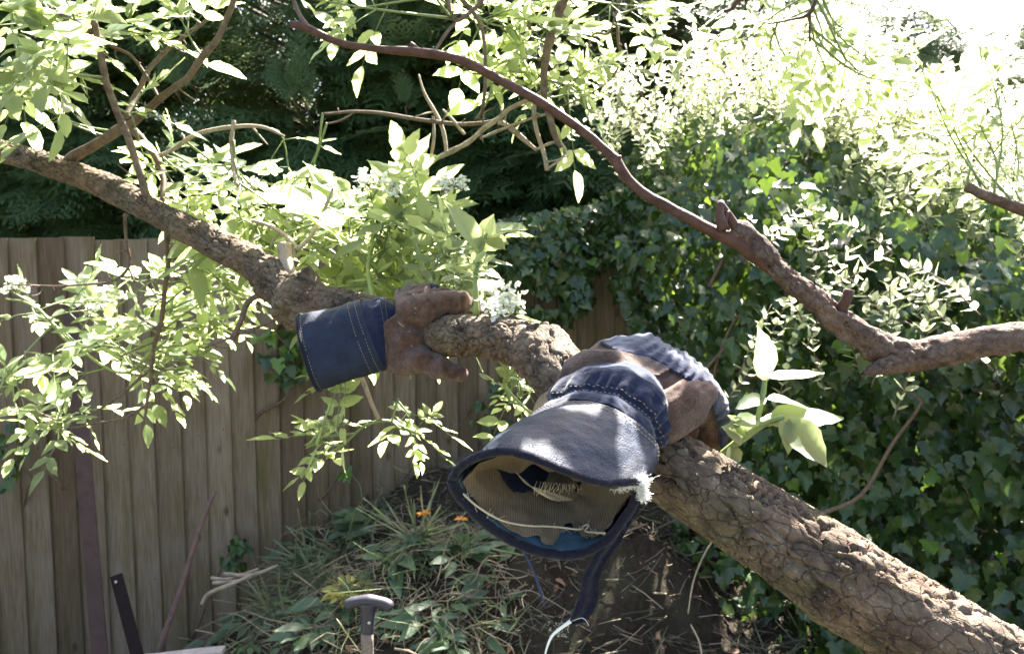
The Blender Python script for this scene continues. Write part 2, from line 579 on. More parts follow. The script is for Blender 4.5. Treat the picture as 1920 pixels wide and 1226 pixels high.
# ------------------------------------------------------------------ ground
def ground():
    n = NT("garden_ground")
    v = n.coord()
    a = n.noise(v, 1.3, 5)
    b = n.noise(v, 40, 6, 0.7)
    c = n.ramp(b, [(0.3, (0.03, 0.035, 0.015)), (0.7, (0.07, 0.08, 0.035))])
    c = n.mix(n.ramp(a, [(0.4, 0.0), (0.6, 0.8)]), c, (0.10, 0.085, 0.055))
    n.set(Base_Color=c, Roughness=0.95)
    n.l(n.bump(b, 0.8, 0.03), n.b.inputs["Normal"])
    k = np.concatenate([[-150, -60, -25], np.linspace(-10, 10, 61), [25, 60, 150]])
    X, Y = np.meshgrid(k, k)
    z = np.where((abs(X) < 12) & (abs(Y) < 12), 0.02 * fbm(np.stack([X, Y, X * 0], -1) * 1.7, 5, 3), 0)
    V = np.stack([X, Y, z - 0.02], -1).reshape(-1, 3)
    o = mesh_obj("ground", V, grid_faces(len(k), len(k), False), n.m)
    tag(o, kind="structure")


ground()


def heap_h(X, Y):
    X = np.asarray(X, float); Y = np.asarray(Y, float)
    b = 0.70 * sstep(-1.5, -0.25, X) * sstep(1.25, 3.0, Y) * (1 - 0.25 * sstep(0.5, 1.6, X)) * (1 - sstep(2.0, 3.2, X))
    p = np.stack([X, Y, X * 0], -1)
    return b + (0.10 * fbm(p * 2.6, 21, 4) + 0.02 * fbm(p * 17, 25, 3)) * sstep(0.0, 0.25, b) - 0.03


def heap_mesh():
    n = NT("heap_soil")
    v = n.coord()
    b = n.noise(v, 55, 6, 0.75)
    a = n.noise(v, 6, 4)
    c = n.ramp(b, [(0.3, (0.018, 0.013, 0.010)), (0.6, (0.055, 0.040, 0.030)), (0.8, (0.11, 0.085, 0.065))])
    c = n.mix(n.ramp(a, [(0.45, 0.0), (0.65, 0.6)]), c, (0.075, 0.068, 0.045))
    n.set(Base_Color=c, Roughness=1.0)
    n.b.inputs["Specular IOR Level"].default_value = 0.1
    n.l(n.bump(b, 1.0, 0.03), n.b.inputs["Normal"])
    xs, ys = np.linspace(-1.9, 3.2, 190), np.linspace(1.0, 4.4, 130)
    X, Y = np.meshgrid(xs, ys)
    Z = heap_h(X, Y)
    V = np.stack([X, Y, Z], -1).reshape(-1, 3)
    return tag(mesh_obj("compost_mound", V, grid_faces(len(ys), len(xs), False), n.m), kind="structure")


heap_mesh()

# ------------------------------------------------------------------ fence
FB, FA = 0.33, 3.75
FU = nrm([1, FB, 0]); FN = np.array([FU[1], -FU[0], 0.0])
FENCE_TOP = 1.775


def fence():
    org = np.array([0, FA, 0.0])
    t = thing("closeboard_fence", org, "weathered closeboard garden fence of upright overlapping boards behind the heap", "fence")
    rot = np.eye(4); rot[:3, 0] = FU; rot[:3, 1] = FN; rot[:3, 2] = [0, 0, 1]
    pitch = 0.100
    variants = []
    for k in range(5):
        r = np.random.default_rng(50 + k)
        W, nz = 0.125, 9
        V = []
        for j in range(nz):
            z = j / (nz - 1) * (FENCE_TOP + r.uniform(-0.004, 0.004) if j == nz - 1 else FENCE_TOP)
            bow = 0.003 * math.sin(j * 0.9 + k * 2) + r.normal(0, 0.0008)
            cup = 0.002 + r.normal(0, 0.0006)
            xx = 0.0015 * math.sin(j * 0.7 + k)
            # front: thin edge at left tucked under, thick edge at right
            V += [(xx, 0.004 + bow, z), (xx + W * 0.5, 0.013 + bow + cup, z), (xx + W - 0.004, 0.0235 + bow, z), (xx + W, 0.0215 + bow, z), (xx + W, 0.001 + bow, z), (xx, -0.001 + bow, z)]
        F = [grid_faces(nz, 6, True, True), np.array([[0, 1, 2, 3, 4, 5]]), np.array([[(nz - 1) * 6 + q for q in (5, 4, 3, 2, 1, 0)]])]
        me = raw_mesh("board", np.array(V), F, M['board'], False)
        variants.append(me)
    for i in range(-30, 30):
        o = bpy.data.objects.new("board", random.choice(variants))
        col.objects.link(o); o.parent = t
        m = rot.copy()
        tilt = random.gauss(0, 0.002)
        m[:3, 3] = FU * (i * pitch) + FN * random.gauss(0, 0.0008) + np.array([0, 0, random.gauss(-0.002, 0.004)])
        o.matrix_basis = mat4(m) @ Matrix.Rotation(tilt, 4, 'Y')
    nails = Join()
    for i in range(-30, 30):
        for z in (0.335, 0.935, 1.535):
            c = org + FU * (i * pitch + .098 + random.gauss(0, .006)) + FN * .0175 + np.array([0, 0, z + random.gauss(0, .012)])
            nails.add_tube(np.array([c, c + FN * .0022]), [.0032, .0028], 8)
    tag(nails.build("nail", M['nail'], t), kind="stuff")
    def bar(name, x0, x1, y0, y1, z0, z1, diag=False):
        c = np.array([[x0, y0, z0], [x1, y0, z0], [x1, y1, z0], [x0, y1, z0], [x0, y0, z1], [x1, y0, z1], [x1, y1, z1], [x0, y1, z1]])
        W = org + c[:, :1] * FU + c[:, 1:2] * FN + c[:, 2:] * np.array([0, 0, 1.0])
        F = np.array([[0, 1, 2, 3], [7, 6, 5, 4], [0, 4, 5, 1], [1, 5, 6, 2], [2, 6, 7, 3], [3, 7, 4, 0]])
        mesh_obj(name, W, F, M['board'], t, False)
    for z in (0.3, 0.9, 1.5):
        bar("rail", -3.0, 3.1, -0.045, -0.004, z, z + 0.07)
    for x in (-2.95, -1.0, 0.95, 2.9):
        bar("post", x, x + 0.1, -0.15, -0.049, -0.2, 1.74)


fence()

# ------------------------------------------------------------------ leaf shapes: unit length along +Y, face +Z
def leaflet_variants(n=5, w=0.23, serr=0.012, seed=1, rows=11, tip=1.0):
    out = []
    for k in range(n):
        r = np.random.default_rng(seed * 100 + k)
        t = np.linspace(0, 1, rows)
        wid = w * r.uniform(0.88, 1.14) * (np.sin(np.pi * t ** 0.82) ** 0.85) * (1 - 0.25 * t)
        wid[0] = 0.008; wid[-1] = 0.003
        ser = serr * np.where(np.arange(rows) % 2 == 0, 1, -1) * (t > 0.15) * (t < 0.97)
        fold = r.uniform(0.10, 0.45); curl = r.uniform(-0.25, 0.55); twist = r.uniform(-0.5, 0.5)
        V, U = [], []
        for i in range(rows):
            for s in (-1, 0, 1):
                x = s * (wid[i] + (ser[i] if abs(s) == 1 else 0))
                z = fold * abs(x) - curl * t[i] ** 2 * 0.35 + 0.015 * math.sin(9 * t[i] + s * 2 + k)
                a = twist * t[i]
                V.append((x * math.cos(a) - z * math.sin(a) * 0.3, t[i], z + x * math.sin(a) * 0.6)); U.append((s, t[i], 0))
        out.append((np.array(V), grid_faces(rows, 3, False), np.array(U)))
    return out


def ivy_variants(n=5, seed=3):
    base = np.array([(0, 0), (0.20, -0.13), (0.40, -0.06), (0.55, 0.12), (0.36, 0.26), (0.40, 0.50), (0.22, 0.60), (0.0, 1.0)])
    out = []
    for k in range(n):
        r = np.random.default_rng(seed * 100 + k)
        sx = r.uniform(0.85, 1.1)
        rad = [np.array([p[0] * sx * r.uniform(0.9, 1.1), p[1] * r.uniform(0.93, 1.05)]) for p in base]
        rad[0] = np.array([0, 0.0]); rad[-1] = np.array([0, 1.0])
        fold = r.uniform(0.05, 0.3); cup = r.uniform(-0.2, 0.4)
        pts = [(0.0, 0.30)]
        U = [(0.0, 0.3, 0)]
        rightp = [(p[0], p[1]) for p in rad]
        leftp = [(-p[0] * r.uniform(0.9, 1.1), p[1]) for p in rad[1:-1]][::-1]
        for p in rightp + leftp:
            pts.append(p); U.append((p[0] / 0.55, p[1], 0))
        mids = [((p[0]) * 0.5, 0.30 + (p[1] - 0.30) * 0.5) for p in rightp + leftp]
        allp = pts + mids
        U += [(p[0] / 0.55, p[1], 0) for p in mids]
        m = len(rightp + leftp)
        V = np.array([(x, y, fold * abs(x) - cup * (x * x + (y - 0.3) ** 2) + 0.03 * math.sin(7 * x + 5 * y + k)) for x, y in allp])
        T, Q = [], []
        for j in range(m):
            a, b = 1 + j, 1 + (j + 1) % m
            ma, mb = 1 + m + j, 1 + m + (j + 1) % m
            Q.append((ma, a, b, mb)); T.append((0, ma, mb))
        V[:, 1] -= 0.0
        out.append((V, [np.array(Q), np.array(T)], np.array(U)))
    return out


def spray_variants(n=4, seed=5):
    """flat feathery conifer spray: many thin pointed branchlets"""
    out = []
    for k in range(n):
        r = np.random.default_rng(seed * 100 + k)
        T, V = [], []
        def sliver(p, d, L, w, zd):
            d = d / np.linalg.norm(d); q = np.array([-d[1], d[0]])
            b = len(V)
            V.extend([(*(p - q * w / 2), zd(p)), (*(p + q * w / 2), zd(p)), (*(p + d * L), zd(p + d * L))])
            T.append((b, b + 1, b + 2))
        droop = r.uniform(0.15, 0.5)
        zd = lambda p: -droop * (p[1] ** 2) * 0.6 - 0.5 * p[0] ** 2 + 0.02 * math.sin(11 * p[0] + 7 * p[1])
        sliver(np.zeros(2), np.array([0.0, 1]), 1.0, 0.02, zd)
        nb = 9
        for i in range(nb):
            t = 0.10 + 0.86 * i / (nb - 1)
            for s in (-1, 1):
                L = (0.40 * math.sin(math.pi * min(1, t * 0.62 + 0.33)) + 0.05) * r.uniform(0.75, 1.15)
                d = np.array([s * r.uniform(0.65, 0.95), r.uniform(0.55, 0.9)])
                d /= np.linalg.norm(d)
                p0 = np.array([0, t + r.uniform(-0.02, 0.02)])
                sliver(p0, d, L, 0.035, zd)
                for j in range(4):
                    u = (j + 0.6) / 4.3
                    p1 = p0 + d * L * u
                    for s2 in (-1, 1):
                        a = s2 * r.uniform(0.5, 0.85)
                        dd = np.array([d[0] * math.cos(a) - d[1] * math.sin(a), d[0] * math.sin(a) + d[1] * math.cos(a)])
                        sliver(p1, dd, L * 0.38 * (1.05 - u * 0.6), 0.036, zd)
        V = np.array(V)
        out.append((V, np.array(T), np.zeros_like(V)))
    return out


def frond_basis(d, n):
    """columns x,y(d),z(n)"""
    y = nrm(d); z = nrm(n - y * (n @ y)); x = np.cross(y, z)
    return np.stack([x, y, z], 1)


class Foliage:
    def __init__(self, variants, mat, name, mats=None):
        self.var, self.mat, self.name, self.inst = variants, mat, name, []
    def put(self, pos, d, n, size, k=None):
        B = frond_basis(np.asarray(d, float), np.asarray(n, float)) * size
        m = np.eye(4); m[:3, :3] = B; m[:3, 3] = pos
        self.inst.append((random.randrange(len(self.var)) if k is None else k, m, size))
    def finish(self, root, nparts=300, stuff_name=None, minpx=9):
        if not self.inst: return
        P0 = np.array([i[1][:3, 3] + i[1][:3, 1] * 0.5 for i in self.inst])
        x, y, d = proj(P0)
        px = np.array([i[2] for i in self.inst]) * F_PX / np.maximum(d, 0.05)
        ok = (x > -20) & (x < 1940) & (y > -20) & (y < 1246) & (d > 0.1)
        sc = np.where(ok, px, 0)
        order = np.argsort(-sc)
        chosen = [i for i in order[:nparts] if sc[i] > minpx]
        cs = set(chosen)
        off = WLOC[root.name]
        meshes = [raw_mesh(self.name, v, f, self.mat, True, {"luv": u}) for v, f, u in self.var]
        T = Matrix.Translation(tuple(-off))
        for i in chosen:
            k, m, s = self.inst[i]
            o = bpy.data.objects.new(self.name, meshes[k])
            col.objects.link(o); o.parent = root
            o.matrix_basis = T @ mat4(m)
        rest = [self.inst[i] for i in range(len(self.inst)) if i not in cs]
        if rest:
            J = Join()
            for k, (v, f, u) in enumerate(self.var):
                ms = np.array([r[1] for r in rest if r[0] == k])
                if not len(ms): continue
                VV = np.einsum('nij,vj->nvi', ms[:, :3, :3], v) + ms[:, None, :3, 3]
                nv = len(v)
                offs = (np.arange(len(ms)) * nv)[:, None, None]
                fl = f if isinstance(f, list) else [f]
                FF = [(ff[None] + offs).reshape(-1, ff.shape[1]) for ff in fl]
                J.add(VV.reshape(-1, 3), FF, np.tile(u, (len(ms), 1)))
            o = J.build(stuff_name or (self.name + "_mass"), self.mat, root, True, "luv")
            tag(o, kind="stuff")


ELDER_V = leaflet_variants(6, 0.25, 0.010, 1, 9)
PRIVET_V = leaflet_variants(4, 0.25, 0.0, 2, 6)
IVY_V = ivy_variants(6)
SPRAY_V = spray_variants(5)
SUN_BLOCK_V = leaflet_variants(3, .42, 0, 12, 4)

# ------------------------------------------------------------------ elder tree
def pth(pts, n):
    return spline([(*P(a, b, c), r) for a, b, c, r in pts], n)


LIMB = [(560, 562, 1.31, 0.036), (480, 497, 1.36, 0.0285), (400, 455, 1.40, 0.0268), (300, 403, 1.45, 0.0258), (200, 350, 1.52, 0.0250),
        (100, 312, 1.58, 0.0240), (0, 283, 1.66, 0.0225), (-160, 240, 1.75, 0.022), (-330, 190, 1.85, 0.018)]
TRUNK_PX = [(2010, 1352, .635, 0.0420), (1850, 1255, .645, 0.0405), (1643, 1128, .665, 0.0385), (1450, 1003, .695, 0.0375), (1300, 906, .725, 0.0368), (1230, 860, .75, 0.036),
            (1160, 806, .785, 0.036), (1100, 756, .825, 0.0345), (1053, 705, .865, 0.033), (1016, 664, .915, 0.0315), (965, 640, .975, 0.030), (905, 631, 1.03, 0.0300),
            (850, 630, 1.085, 0.0305), (805, 622, 1.145, 0.031), (755, 606, 1.205, 0.031), (700, 592, 1.25, 0.031), (630, 577, 1.285, 0.033)] + LIMB
base_dir = P(2010, 1352, .635)
tr_pts = [(1.15, 0.62, -0.10, 0.085), (1.12, 0.62, 0.10, 0.07), (1.02, 0.62, 0.45, 0.056), (0.84, 0.62, 0.86, 0.049), (0.66, 0.61, 1.10, 0.0455), (0.54, 0.60, 1.245, 0.0435)] + [(*P(a, b, c), r) for a, b, c, r in TRUNK_PX]
trunk_path = spline(tr_pts, 2000)
_k = int(np.argmin(np.linalg.norm(trunk_path[:, :3] - P(2010, 1352, .635), axis=1)))
trunk_path = np.vstack([trunk_path[:_k:8], trunk_path[_k:]])
elder = thing("elder_tree", (1.15, 0.62, 0.0), "leaning elder tree with a furrowed limb that two work gloves grip", "tree")
SKEL = []          # skeleton samples for twigs to sprout from


def bark_disp(s0=0.0, amp=1.0, knob=None):
    def f(sc):
        q = sc.copy()
        q[..., 0] += s0
        w = np.stack([fbm(q * 60, 3, 2), fbm(q * 60, 13, 2), fbm(q * 60, 23, 2)], -1) * 0.0075
        p = (q + w)
        f1, f2, idv = worley(p * np.array([26, 62, 62.0]), 4)
        crack = sstep(0.0, 0.13, f2 - f1)
        g1, g2, gid = worley((q + w * 1.6) * np.array([60, 120, 120.0]), 8)
        crack2 = sstep(0.0, 0.16, g2 - g1)
        keep = sstep(-0.3, 0.3, fbm(q * np.array([20, 30, 30]), 31, 3))
        keep2 = sstep(-0.1, 0.35, fbm(q * np.array([16, 24, 24]), 37, 3))
        d = -0.0060 * (1 - crack) * (0.2 + 0.8 * keep) + 0.0013 * (idv - 0.5) * crack - 0.0022 * (1 - crack2) * keep2 + 0.0012 * (gid - 0.5) * keep2
        d += 0.0028 * fbm(q * np.array([10, 18, 18]), 41, 3) + 0.0009 * fbm(q * np.array([120, 200, 200]), 51, 3)
        if knob is not None:
            d += knob(q)
        return d * amp
    return f


def build_trunk():
    s = np.concatenate([[0], np.cumsum(np.linalg.norm(np.diff(trunk_path[:, :3], axis=0), axis=1))])
    cent = []
    for px, py, d, r in [(1085, 648, .93, .008), (560, 545, 1.3, .013), (545, 585, 1.29, .014), (505, 520, 1.33, .008), (1580, 1085, .66, .004)]:
        cent.append((P(px, py, d), r))
    def knob(q):
        out = np.zeros(q.shape[:-1])
        path = trunk_path[:, :3]
        for c, r in cent:
            i = int(np.argmin(np.linalg.norm(path - c, axis=1)))
            g = np.exp(-((q[..., 0] - s[i]) / 0.022) ** 2)
            out += r * g * (0.6 + 0.4 * vnoise(q * 70, 77))
        return out
    V, F, sc = tube(trunk_path[:, :3], trunk_path[:, 3], 140, bark_disp(0, 1.0, knob))
    o = mesh_obj("trunk", V, F, M['bark'], elder, True, {"co_str": sc})
    for i in range(0, len(trunk_path), 14):
        SKEL.append(trunk_path[i, :3])


build_trunk()


def branch(pts, mat, name="branch", nseg=10, lump=0.10, world=False, skel=True, parent=None, res=0.006):
    p = spline(pts, 8) if world else pth(pts, 8)
    L = np.linalg.norm(np.diff(p[:, :3], axis=0), axis=1).sum()
    n = int(max(8, min(500, L / res)))
    p = spline(pts, n) if world else pth(pts, n)
    rough = bark_disp(3.0, 0.95) if mat == 'bare_bark' and nseg >= 24 else None
    def d(sc):
        r = p[:, 3][:, None]
        if rough is not None: return rough(sc) + r * lump * (fbm(sc * 60, 7, 3) * 0.7 + fbm(sc * np.array([25, 90, 90]), 17, 2) * 0.5)
        return r * lump * (fbm(sc * 60, 7, 3) * 0.7 + fbm(sc * np.array([25, 90, 90]), 17, 2) * 0.5)
    jit = np.stack([fbm(p[:, :3] * 9 + k * 13, 5 + k, 2) for k in range(3)], 1) * 0.003
    fade = np.minimum(1, np.arange(n) / 6)[:, None]
    if mat in ('dead_twig', 'twig'): jit = jit * 1.7
    pj = p[:, :3] + jit * fade
    V, F, sc = tube(pj, p[:, 3], nseg, d)
    o = mesh_obj(name, V, F, M[mat], parent or elder, True, {"co_str": sc})
    if mat in ('dead_twig', 'twig') and L > .12:
        for _ in range(int(L / .055)):
            i = random.randrange(3, n - 2)
            tg = nrm(pj[i + 1] - pj[i - 1])
            dv = nrm(rng.normal(0, 1, 3)); dv = nrm(dv - tg * (dv @ tg) * .8 + tg * random.uniform(-.2, .7))
            ln = random.choice([.008, .012, .03, .05]) * random.uniform(.6, 1.3)
            q = spline([pj[i], pj[i] + dv * ln * .55 + rng.normal(0, ln * .08, 3), pj[i] + dv * ln + rng.normal(0, ln * .16, 3)], 8)
            V, F, sc = tube(q, np.linspace(min(.0022, p[i, 3] * .6), min(.0012, p[i, 3] * .35), 8), 5)
            mesh_obj("spur", V, F, M[mat], o, True, {"co_str": sc})
    if skel:
        for q in p[::3, :3]: SKEL.append(q)
    return o


# side branches off the limb at upper left
branch([(118, 312, 1.575, .012), (150, 290, 1.56, .0105), (195, 268, 1.54, .0095), (236, 238, 1.53, .0105)], 'twig')
branch([(238, 240, 1.53, .0085), (300, 190, 1.50, .0068), (352, 148, 1.48, .0062), (376, 112, 1.46, .0066), (412, 62, 1.44, .0055), (445, -20, 1.42, .005), (470, -140, 1.4, .004)], 'twig')
branch([(236, 220, 1.53, .006), (262, 168, 1.56, .005), (282, 128, 1.57, .0048), (312, 95, 1.58, .0042), (348, 68, 1.58, .004), (395, 28, 1.6, .0034), (440, -60, 1.6, .003)], 'twig')
branch([(242, 238, 1.53, .009), (268, 262, 1.53, .0075), (290, 292, 1.53, .006), (302, 330, 1.52, .0052), (302, 378, 1.50, .005)], 'twig')
branch([(275, 372, 1.455, .008), (262, 330, 1.44, .0068), (242, 262, 1.43, .0066), (222, 208, 1.42, .0062), (196, 140, 1.41, .0062), (176, 70, 1.40, .006), (160, -10, 1.39, .0056), (150, -150, 1.36, .005)], 'twig')
branch([(170, 62, 1.40, .005), (110, 32, 1.42, .0042), (40, 20, 1.44, .0036), (-60, 10, 1.46, .003)], 'twig')
branch([(172, 58, 1.40, .004), (200, 85, 1.44, .0034), (245, 108, 1.5, .003), (285, 160, 1.52, .003), (303, 186, 1.51, .0026)], 'twig')
branch([(300, 292, 1.53, .004), (360, 256, 1.53, .0042), (436, 241, 1.53, .004), (490, 239, 1.53, .0034), (536, 253, 1.53, .002)], 'dead_twig')
branch([(438, 226, 1.53, .0042), (438, 262, 1.53, .0042), (441, 312, 1.53, .004), (447, 350, 1.5, .004)], 'dead_twig')
branch([(240, 404, 1.48, .003), (232, 405, 1.50, .0028), (236, 452, 1.52, .0028), (240, 500, 1.54, .003), (205, 528, 1.56, .0024), (120, 536, 1.6, .002), (22, 536, 1.64, .0015)], 'twig')
branch([(240, 500, 1.54, .0022), (252, 530, 1.54, .0018)], 'twig')
branch([(312, 420, 1.46, .006), (312, 470, 1.52, .0052), (312, 510, 1.56, .005), (304, 590, 1.62, .0046), (284, 660, 1.66, .0042), (276, 720, 1.68, .0036), (270, 770, 1.7, .003), (262, 812, 1.7, .0024)], 'twig')
branch([(502, 550, 1.34, .0052), (478, 556, 1.34, .0048), (462, 570, 1.34, .0048), (450, 600, 1.34, .0046), (434, 636, 1.34, .005)], 'twig')
branch([(545, 590, 1.31, .003), (500, 606, 1.36, .0026), (430, 632, 1.42, .0024), (380, 650, 1.45, .002)], 'twig')
branch([(533, 598, 1.3, .002), (515, 615, 1.33, .0018), (480, 620, 1.36, .0016)], 'twig')
branch([(556, 560, 1.31, .010), (548, 520, 1.32, .0105), (538, 478, 1.34, .0115), (534, 455, 1.345, .0125)], 'dead_twig')
branch([(536, 500, 1.34, .005), (555, 462, 1.36, .004), (520, 432, 1.4, .0035), (470, 415, 1.45, .003)], 'dead_twig')
branch([(556, 470, 1.35, .0042), (585, 440, 1.36, .0034), (605, 400, 1.37, .003), (622, 352, 1.38, .0024)], 'dead_twig')
branch([(215, 520, 1.9, .003), (210, 640, 1.9, .0028), (140, 650, 1.88, .003), (70, 580, 1.86, .003), (20, 545, 1.84, .002)], 'green_stem', skel=True)
branch([(285, 660, 1.66, .004), (230, 700, 1.75, .003), (150, 655, 1.8, .003), (60, 575, 1.84, .0026), (10, 560, 1.86, .002)], 'green_stem')
branch([(284, 690, 1.67, .0035), (200, 760, 1.75, .003), (130, 790, 1.8, .0026), (60, 770, 1.82, .002)], 'twig')
branch([(272, 760, 1.7, .003), (220, 790, 1.72, .0024), (150, 800, 1.74, .002), (95, 798, 1.76, .002)], 'twig')
# twig behind the first glove that hangs in front of the fence
branch([(640, 600, 1.30, .006), (665, 680, 1.38, .0046), (690, 735, 1.42, .0042), (712, 788, 1.45, .0036)], 'dead_twig')
branch([(712, 788, 1.45, .003), (680, 800, 1.46, .0024), (640, 835, 1.46, .002), (612, 848, 1.46, .0015)], 'green_stem')
branch([(712, 788, 1.45, .003), (735, 790, 1.46, .0022), (770, 808, 1.46, .002), (795, 815, 1.46, .0015)], 'green_stem')
branch([(735, 790, 1.46, .002), (742, 760, 1.46, .002), (748, 745, 1.46, .0014)], 'green_stem')
branch([(1000, 690, .96, .003), (960, 700, 1.05, .0026), (945, 720, 1.1, .0024), (985, 765, 1.1, .002), (1004, 778, 1.08, .003)], 'green_stem')
# upright green shoot by the first glove
branch([(893, 590, 1.02, .0042), (893, 560, 1.02, .0033), (893, 520, 1.025, .0030), (898, 490, 1.03, .0028), (905, 462, 1.03, .003), (912, 440, 1.03, .002)], 'green_stem')
branch([(830, 560, 1.22, .005), (790, 500, 1.3, .004), (770, 430, 1.34, .0036), (750, 380, 1.38, .003)], 'green_stem')
branch([(700, 575, 1.25, .005), (690, 500, 1.36, .004), (700, 440, 1.42, .0035), (690, 375, 1.46, .003)], 'green_stem')
branch([(810, 540, 1.24, .005), (830, 470, 1.32, .004), (828, 420, 1.36, .003), (820, 365, 1.38, .0025)], 'green_stem')
branch([(600, 560, 1.30, .004), (640, 540, 1.36, .003), (730, 520, 1.40, .003), (800, 470, 1.42, .0025)], 'green_stem')
# leafy shoot beside the second glove
branch([(1345, 862, .735, .0045), (1372, 838, .73, .0036), (1405, 815, .725, .0036), (1440, 795, .72, .003), (1475, 785, .715, .0022)], 'green_stem')
branch([(1398, 818, .725, .003), (1420, 790, .73, .0025), (1435, 740, .735, .0025), (1438, 708, .735, .002)], 'green_stem')
# bare limb at right, growing from the trunk outside the frame
bl = [(0.93, 0.62, 0.66, .045), (1.02, 0.72, 1.05, .036), (1.02, 0.86, 1.42, .03)] + [(*P(a, b, c), r) for a, b, c, r in
      [(2180, 600, 1.02, .025), (2040, 620, 1.03, .0225), (1930, 630, 1.04, .0215), (1840, 640, 1.05, .0208), (1760, 660, 1.06, .0205), (1694, 672, 1.06, .0215)]]
branch(bl, 'bare_bark', nseg=40, lump=0.12, world=True, res=0.003)
branch([(1700, 672, 1.06, .0205), (1640, 642, 1.06, .0190), (1560, 590, 1.06, .0172), (1500, 542, 1.06, .0172), (1440, 490, 1.06, .016), (1405, 448, 1.06, .0155), (1376, 428, 1.06, .011)], 'bare_bark', nseg=40, lump=0.30, res=0.003)
branch([(1700, 672, 1.055, .018), (1660, 686, 1.05, .0125), (1632, 694, 1.05, .0075), (1617, 697, 1.05, .003)], 'bare_bark', nseg=24, lump=0.22, res=0.003)
branch([(1572, 604, 1.062, .009), (1580, 580, 1.055, .008), (1590, 562, 1.045, .0058), (1594, 545, 1.045, .0062)], 'red_bark', nseg=14, lump=0.22)
branch([(1392, 448, 1.055, .009), (1372, 412, 1.055, .0058), (1352, 380, 1.055, .0042)], 'red_bark', lump=0.2)
branch([(1352, 378, 1.055, .004), (1352, 405, 1.05, .0062), (1358, 432, 1.05, .0075)], 'red_bark', lump=0.2)
branch([(1358, 432, 1.05, .003), (1364, 405, 1.05, .003), (1370, 398, 1.05, .002)], 'red_bark')
branch([(1462, 512, 1.06, .009), (1425, 484, 1.06, .0125), (1385, 456, 1.06, .0105), (1340, 436, 1.06, .0082), (1280, 402, 1.06, .0074), (1215, 365, 1.06, .0068), (1180, 335, 1.06, .0066), (1155, 300, 1.06, .0080), (1140, 285, 1.06, .0062), (1080, 236, 1.06, .0062),
        (1000, 182, 1.06, .0064), (930, 146, 1.06, .0061), (860, 112, 1.06, .0061), (782, 96, 1.06, .0064), (700, 90, 1.06, .0047), (640, 80, 1.06, .0047), (575, 52, 1.06, .0052), (545, 46, 1.06, .0042)], 'red_bark', nseg=16, lump=0.10, res=0.004)
branch([(578, 54, 1.06, .004), (562, 25, 1.06, .003), (550, -10, 1.06, .003), (540, -80, 1.06, .003)], 'twig')
branch([(785, 98, 1.06, .004), (772, 84, 1.06, .0035), (767, 78, 1.06, .002)], 'red_bark')
branch([(1156, 305, 1.06, .004), (1162, 295, 1.055, .003), (1166, 292, 1.055, .002)], 'red_bark')
# twiggy dead wood at top centre
branch([(1075, -60, 1.5, .011), (1055, 5, 1.5, .0105), (1032, 55, 1.5, .010), (1022, 110, 1.5, .008), (1022, 170, 1.5, .0062), (1030, 215, 1.5, .006), (1042, 255, 1.5, .006), (1052, 272, 1.5, .004)], 'twig', lump=.2)
branch([(1030, 60, 1.5, .005), (1000, 30, 1.5, .004), (985, -20, 1.5, .004)], 'twig')
branch([(994, -10, 1.52, .0045), (990, 40, 1.52, .004), (992, 75, 1.52, .003)], 'twig')
branch([(742, 342, 1.62, .003), (748, 318, 1.62, .0036), (790, 308, 1.62, .0042), (835, 290, 1.6, .005), (885, 262, 1.58, .005), (910, 240, 1.57, .0052), (935, 225, 1.56, .0056), (960, 205, 1.55, .0048), (1000, 185, 1.53, .004), (1024, 168, 1.5, .004)], 'dead_twig', lump=.25)
branch([(605, 214, 1.62, .0022), (668, 208, 1.62, .0032), (740, 217, 1.61, .0038), (830, 230, 1.59, .004), (905, 230, 1.57, .004), (935, 226, 1.56, .004)], 'twig')
branch([(668, 208, 1.62, .0022), (640, 224, 1.62, .002), (613, 231, 1.62, .0015)], 'twig')
branch([(785, 140, 1.6, .0018), (800, 180, 1.6, .003), (815, 212, 1.6, .004), (830, 245, 1.6, .004), (837, 286, 1.6, .0036)], 'dead_twig')
branch([(812, 218, 1.6, .0025), (812, 260, 1.6, .0032), (806, 300, 1.62, .003)], 'dead_twig')
branch([(830, 206, 1.58, .002), (850, 225, 1.58, .003), (872, 250, 1.58, .003)], 'dead_twig')
branch([(935, 228, 1.56, .005), (960, 240, 1.56, .0052), (985, 262, 1.56, .0045), (1008, 280, 1.55, .003)], 'dead_twig', lump=.3)
branch([(1008, 280, 1.55, .0025), (1040, 262, 1.52, .003), (1052, 270, 1.5, .003)], 'dead_twig')
branch([(900, 260, 1.57, .002), (940, 245, 1.56, .003), (1000, 222, 1.54, .0025), (1025, 215, 1.5, .0025)], 'dead_twig')
branch([(1052, 268, 1.5, .003), (1060, 285, 1.5, .0025), (1030, 312, 1.5, .002)], 'dead_twig')
branch([(1002, 180, 1.52, .004), (1008, 240, 1.52, .0042), (1022, 290, 1.52, .0042), (1027, 316, 1.52, .004)], 'dead_twig')
branch([(840, -10, 1.3, .004), (852, 45, 1.3, .003), (895, 20, 1.3, .0036), (912, -10, 1.3, .0036)], 'twig')
branch([(852, 45, 1.3, .003), (820, 85, 1.28, .0026), (812, 95, 1.27, .002)], 'twig')
branch([(850, -20, 1.36, .0035), (890, 30, 1.36, .0032), (906, 70, 1.36, .003), (910, 130, 1.36, .003), (905, 195, 1.4, .003), (895, 225, 1.5, .003)], 'twig')
branch([(1165, -30, 1.6, .003), (1155, 25, 1.6, .003), (1160, 80, 1.6, .003), (1165, 105, 1.6, .0026), (1140, 150, 1.6, .0022), (1080, 190, 1.58, .0018), (1028, 205, 1.52, .0018)], 'twig')
branch([(1155, 28, 1.6, .0022), (1140, 60, 1.6, .0022), (1110, 62, 1.6, .0028), (1095, 95, 1.6, .0022)], 'twig')
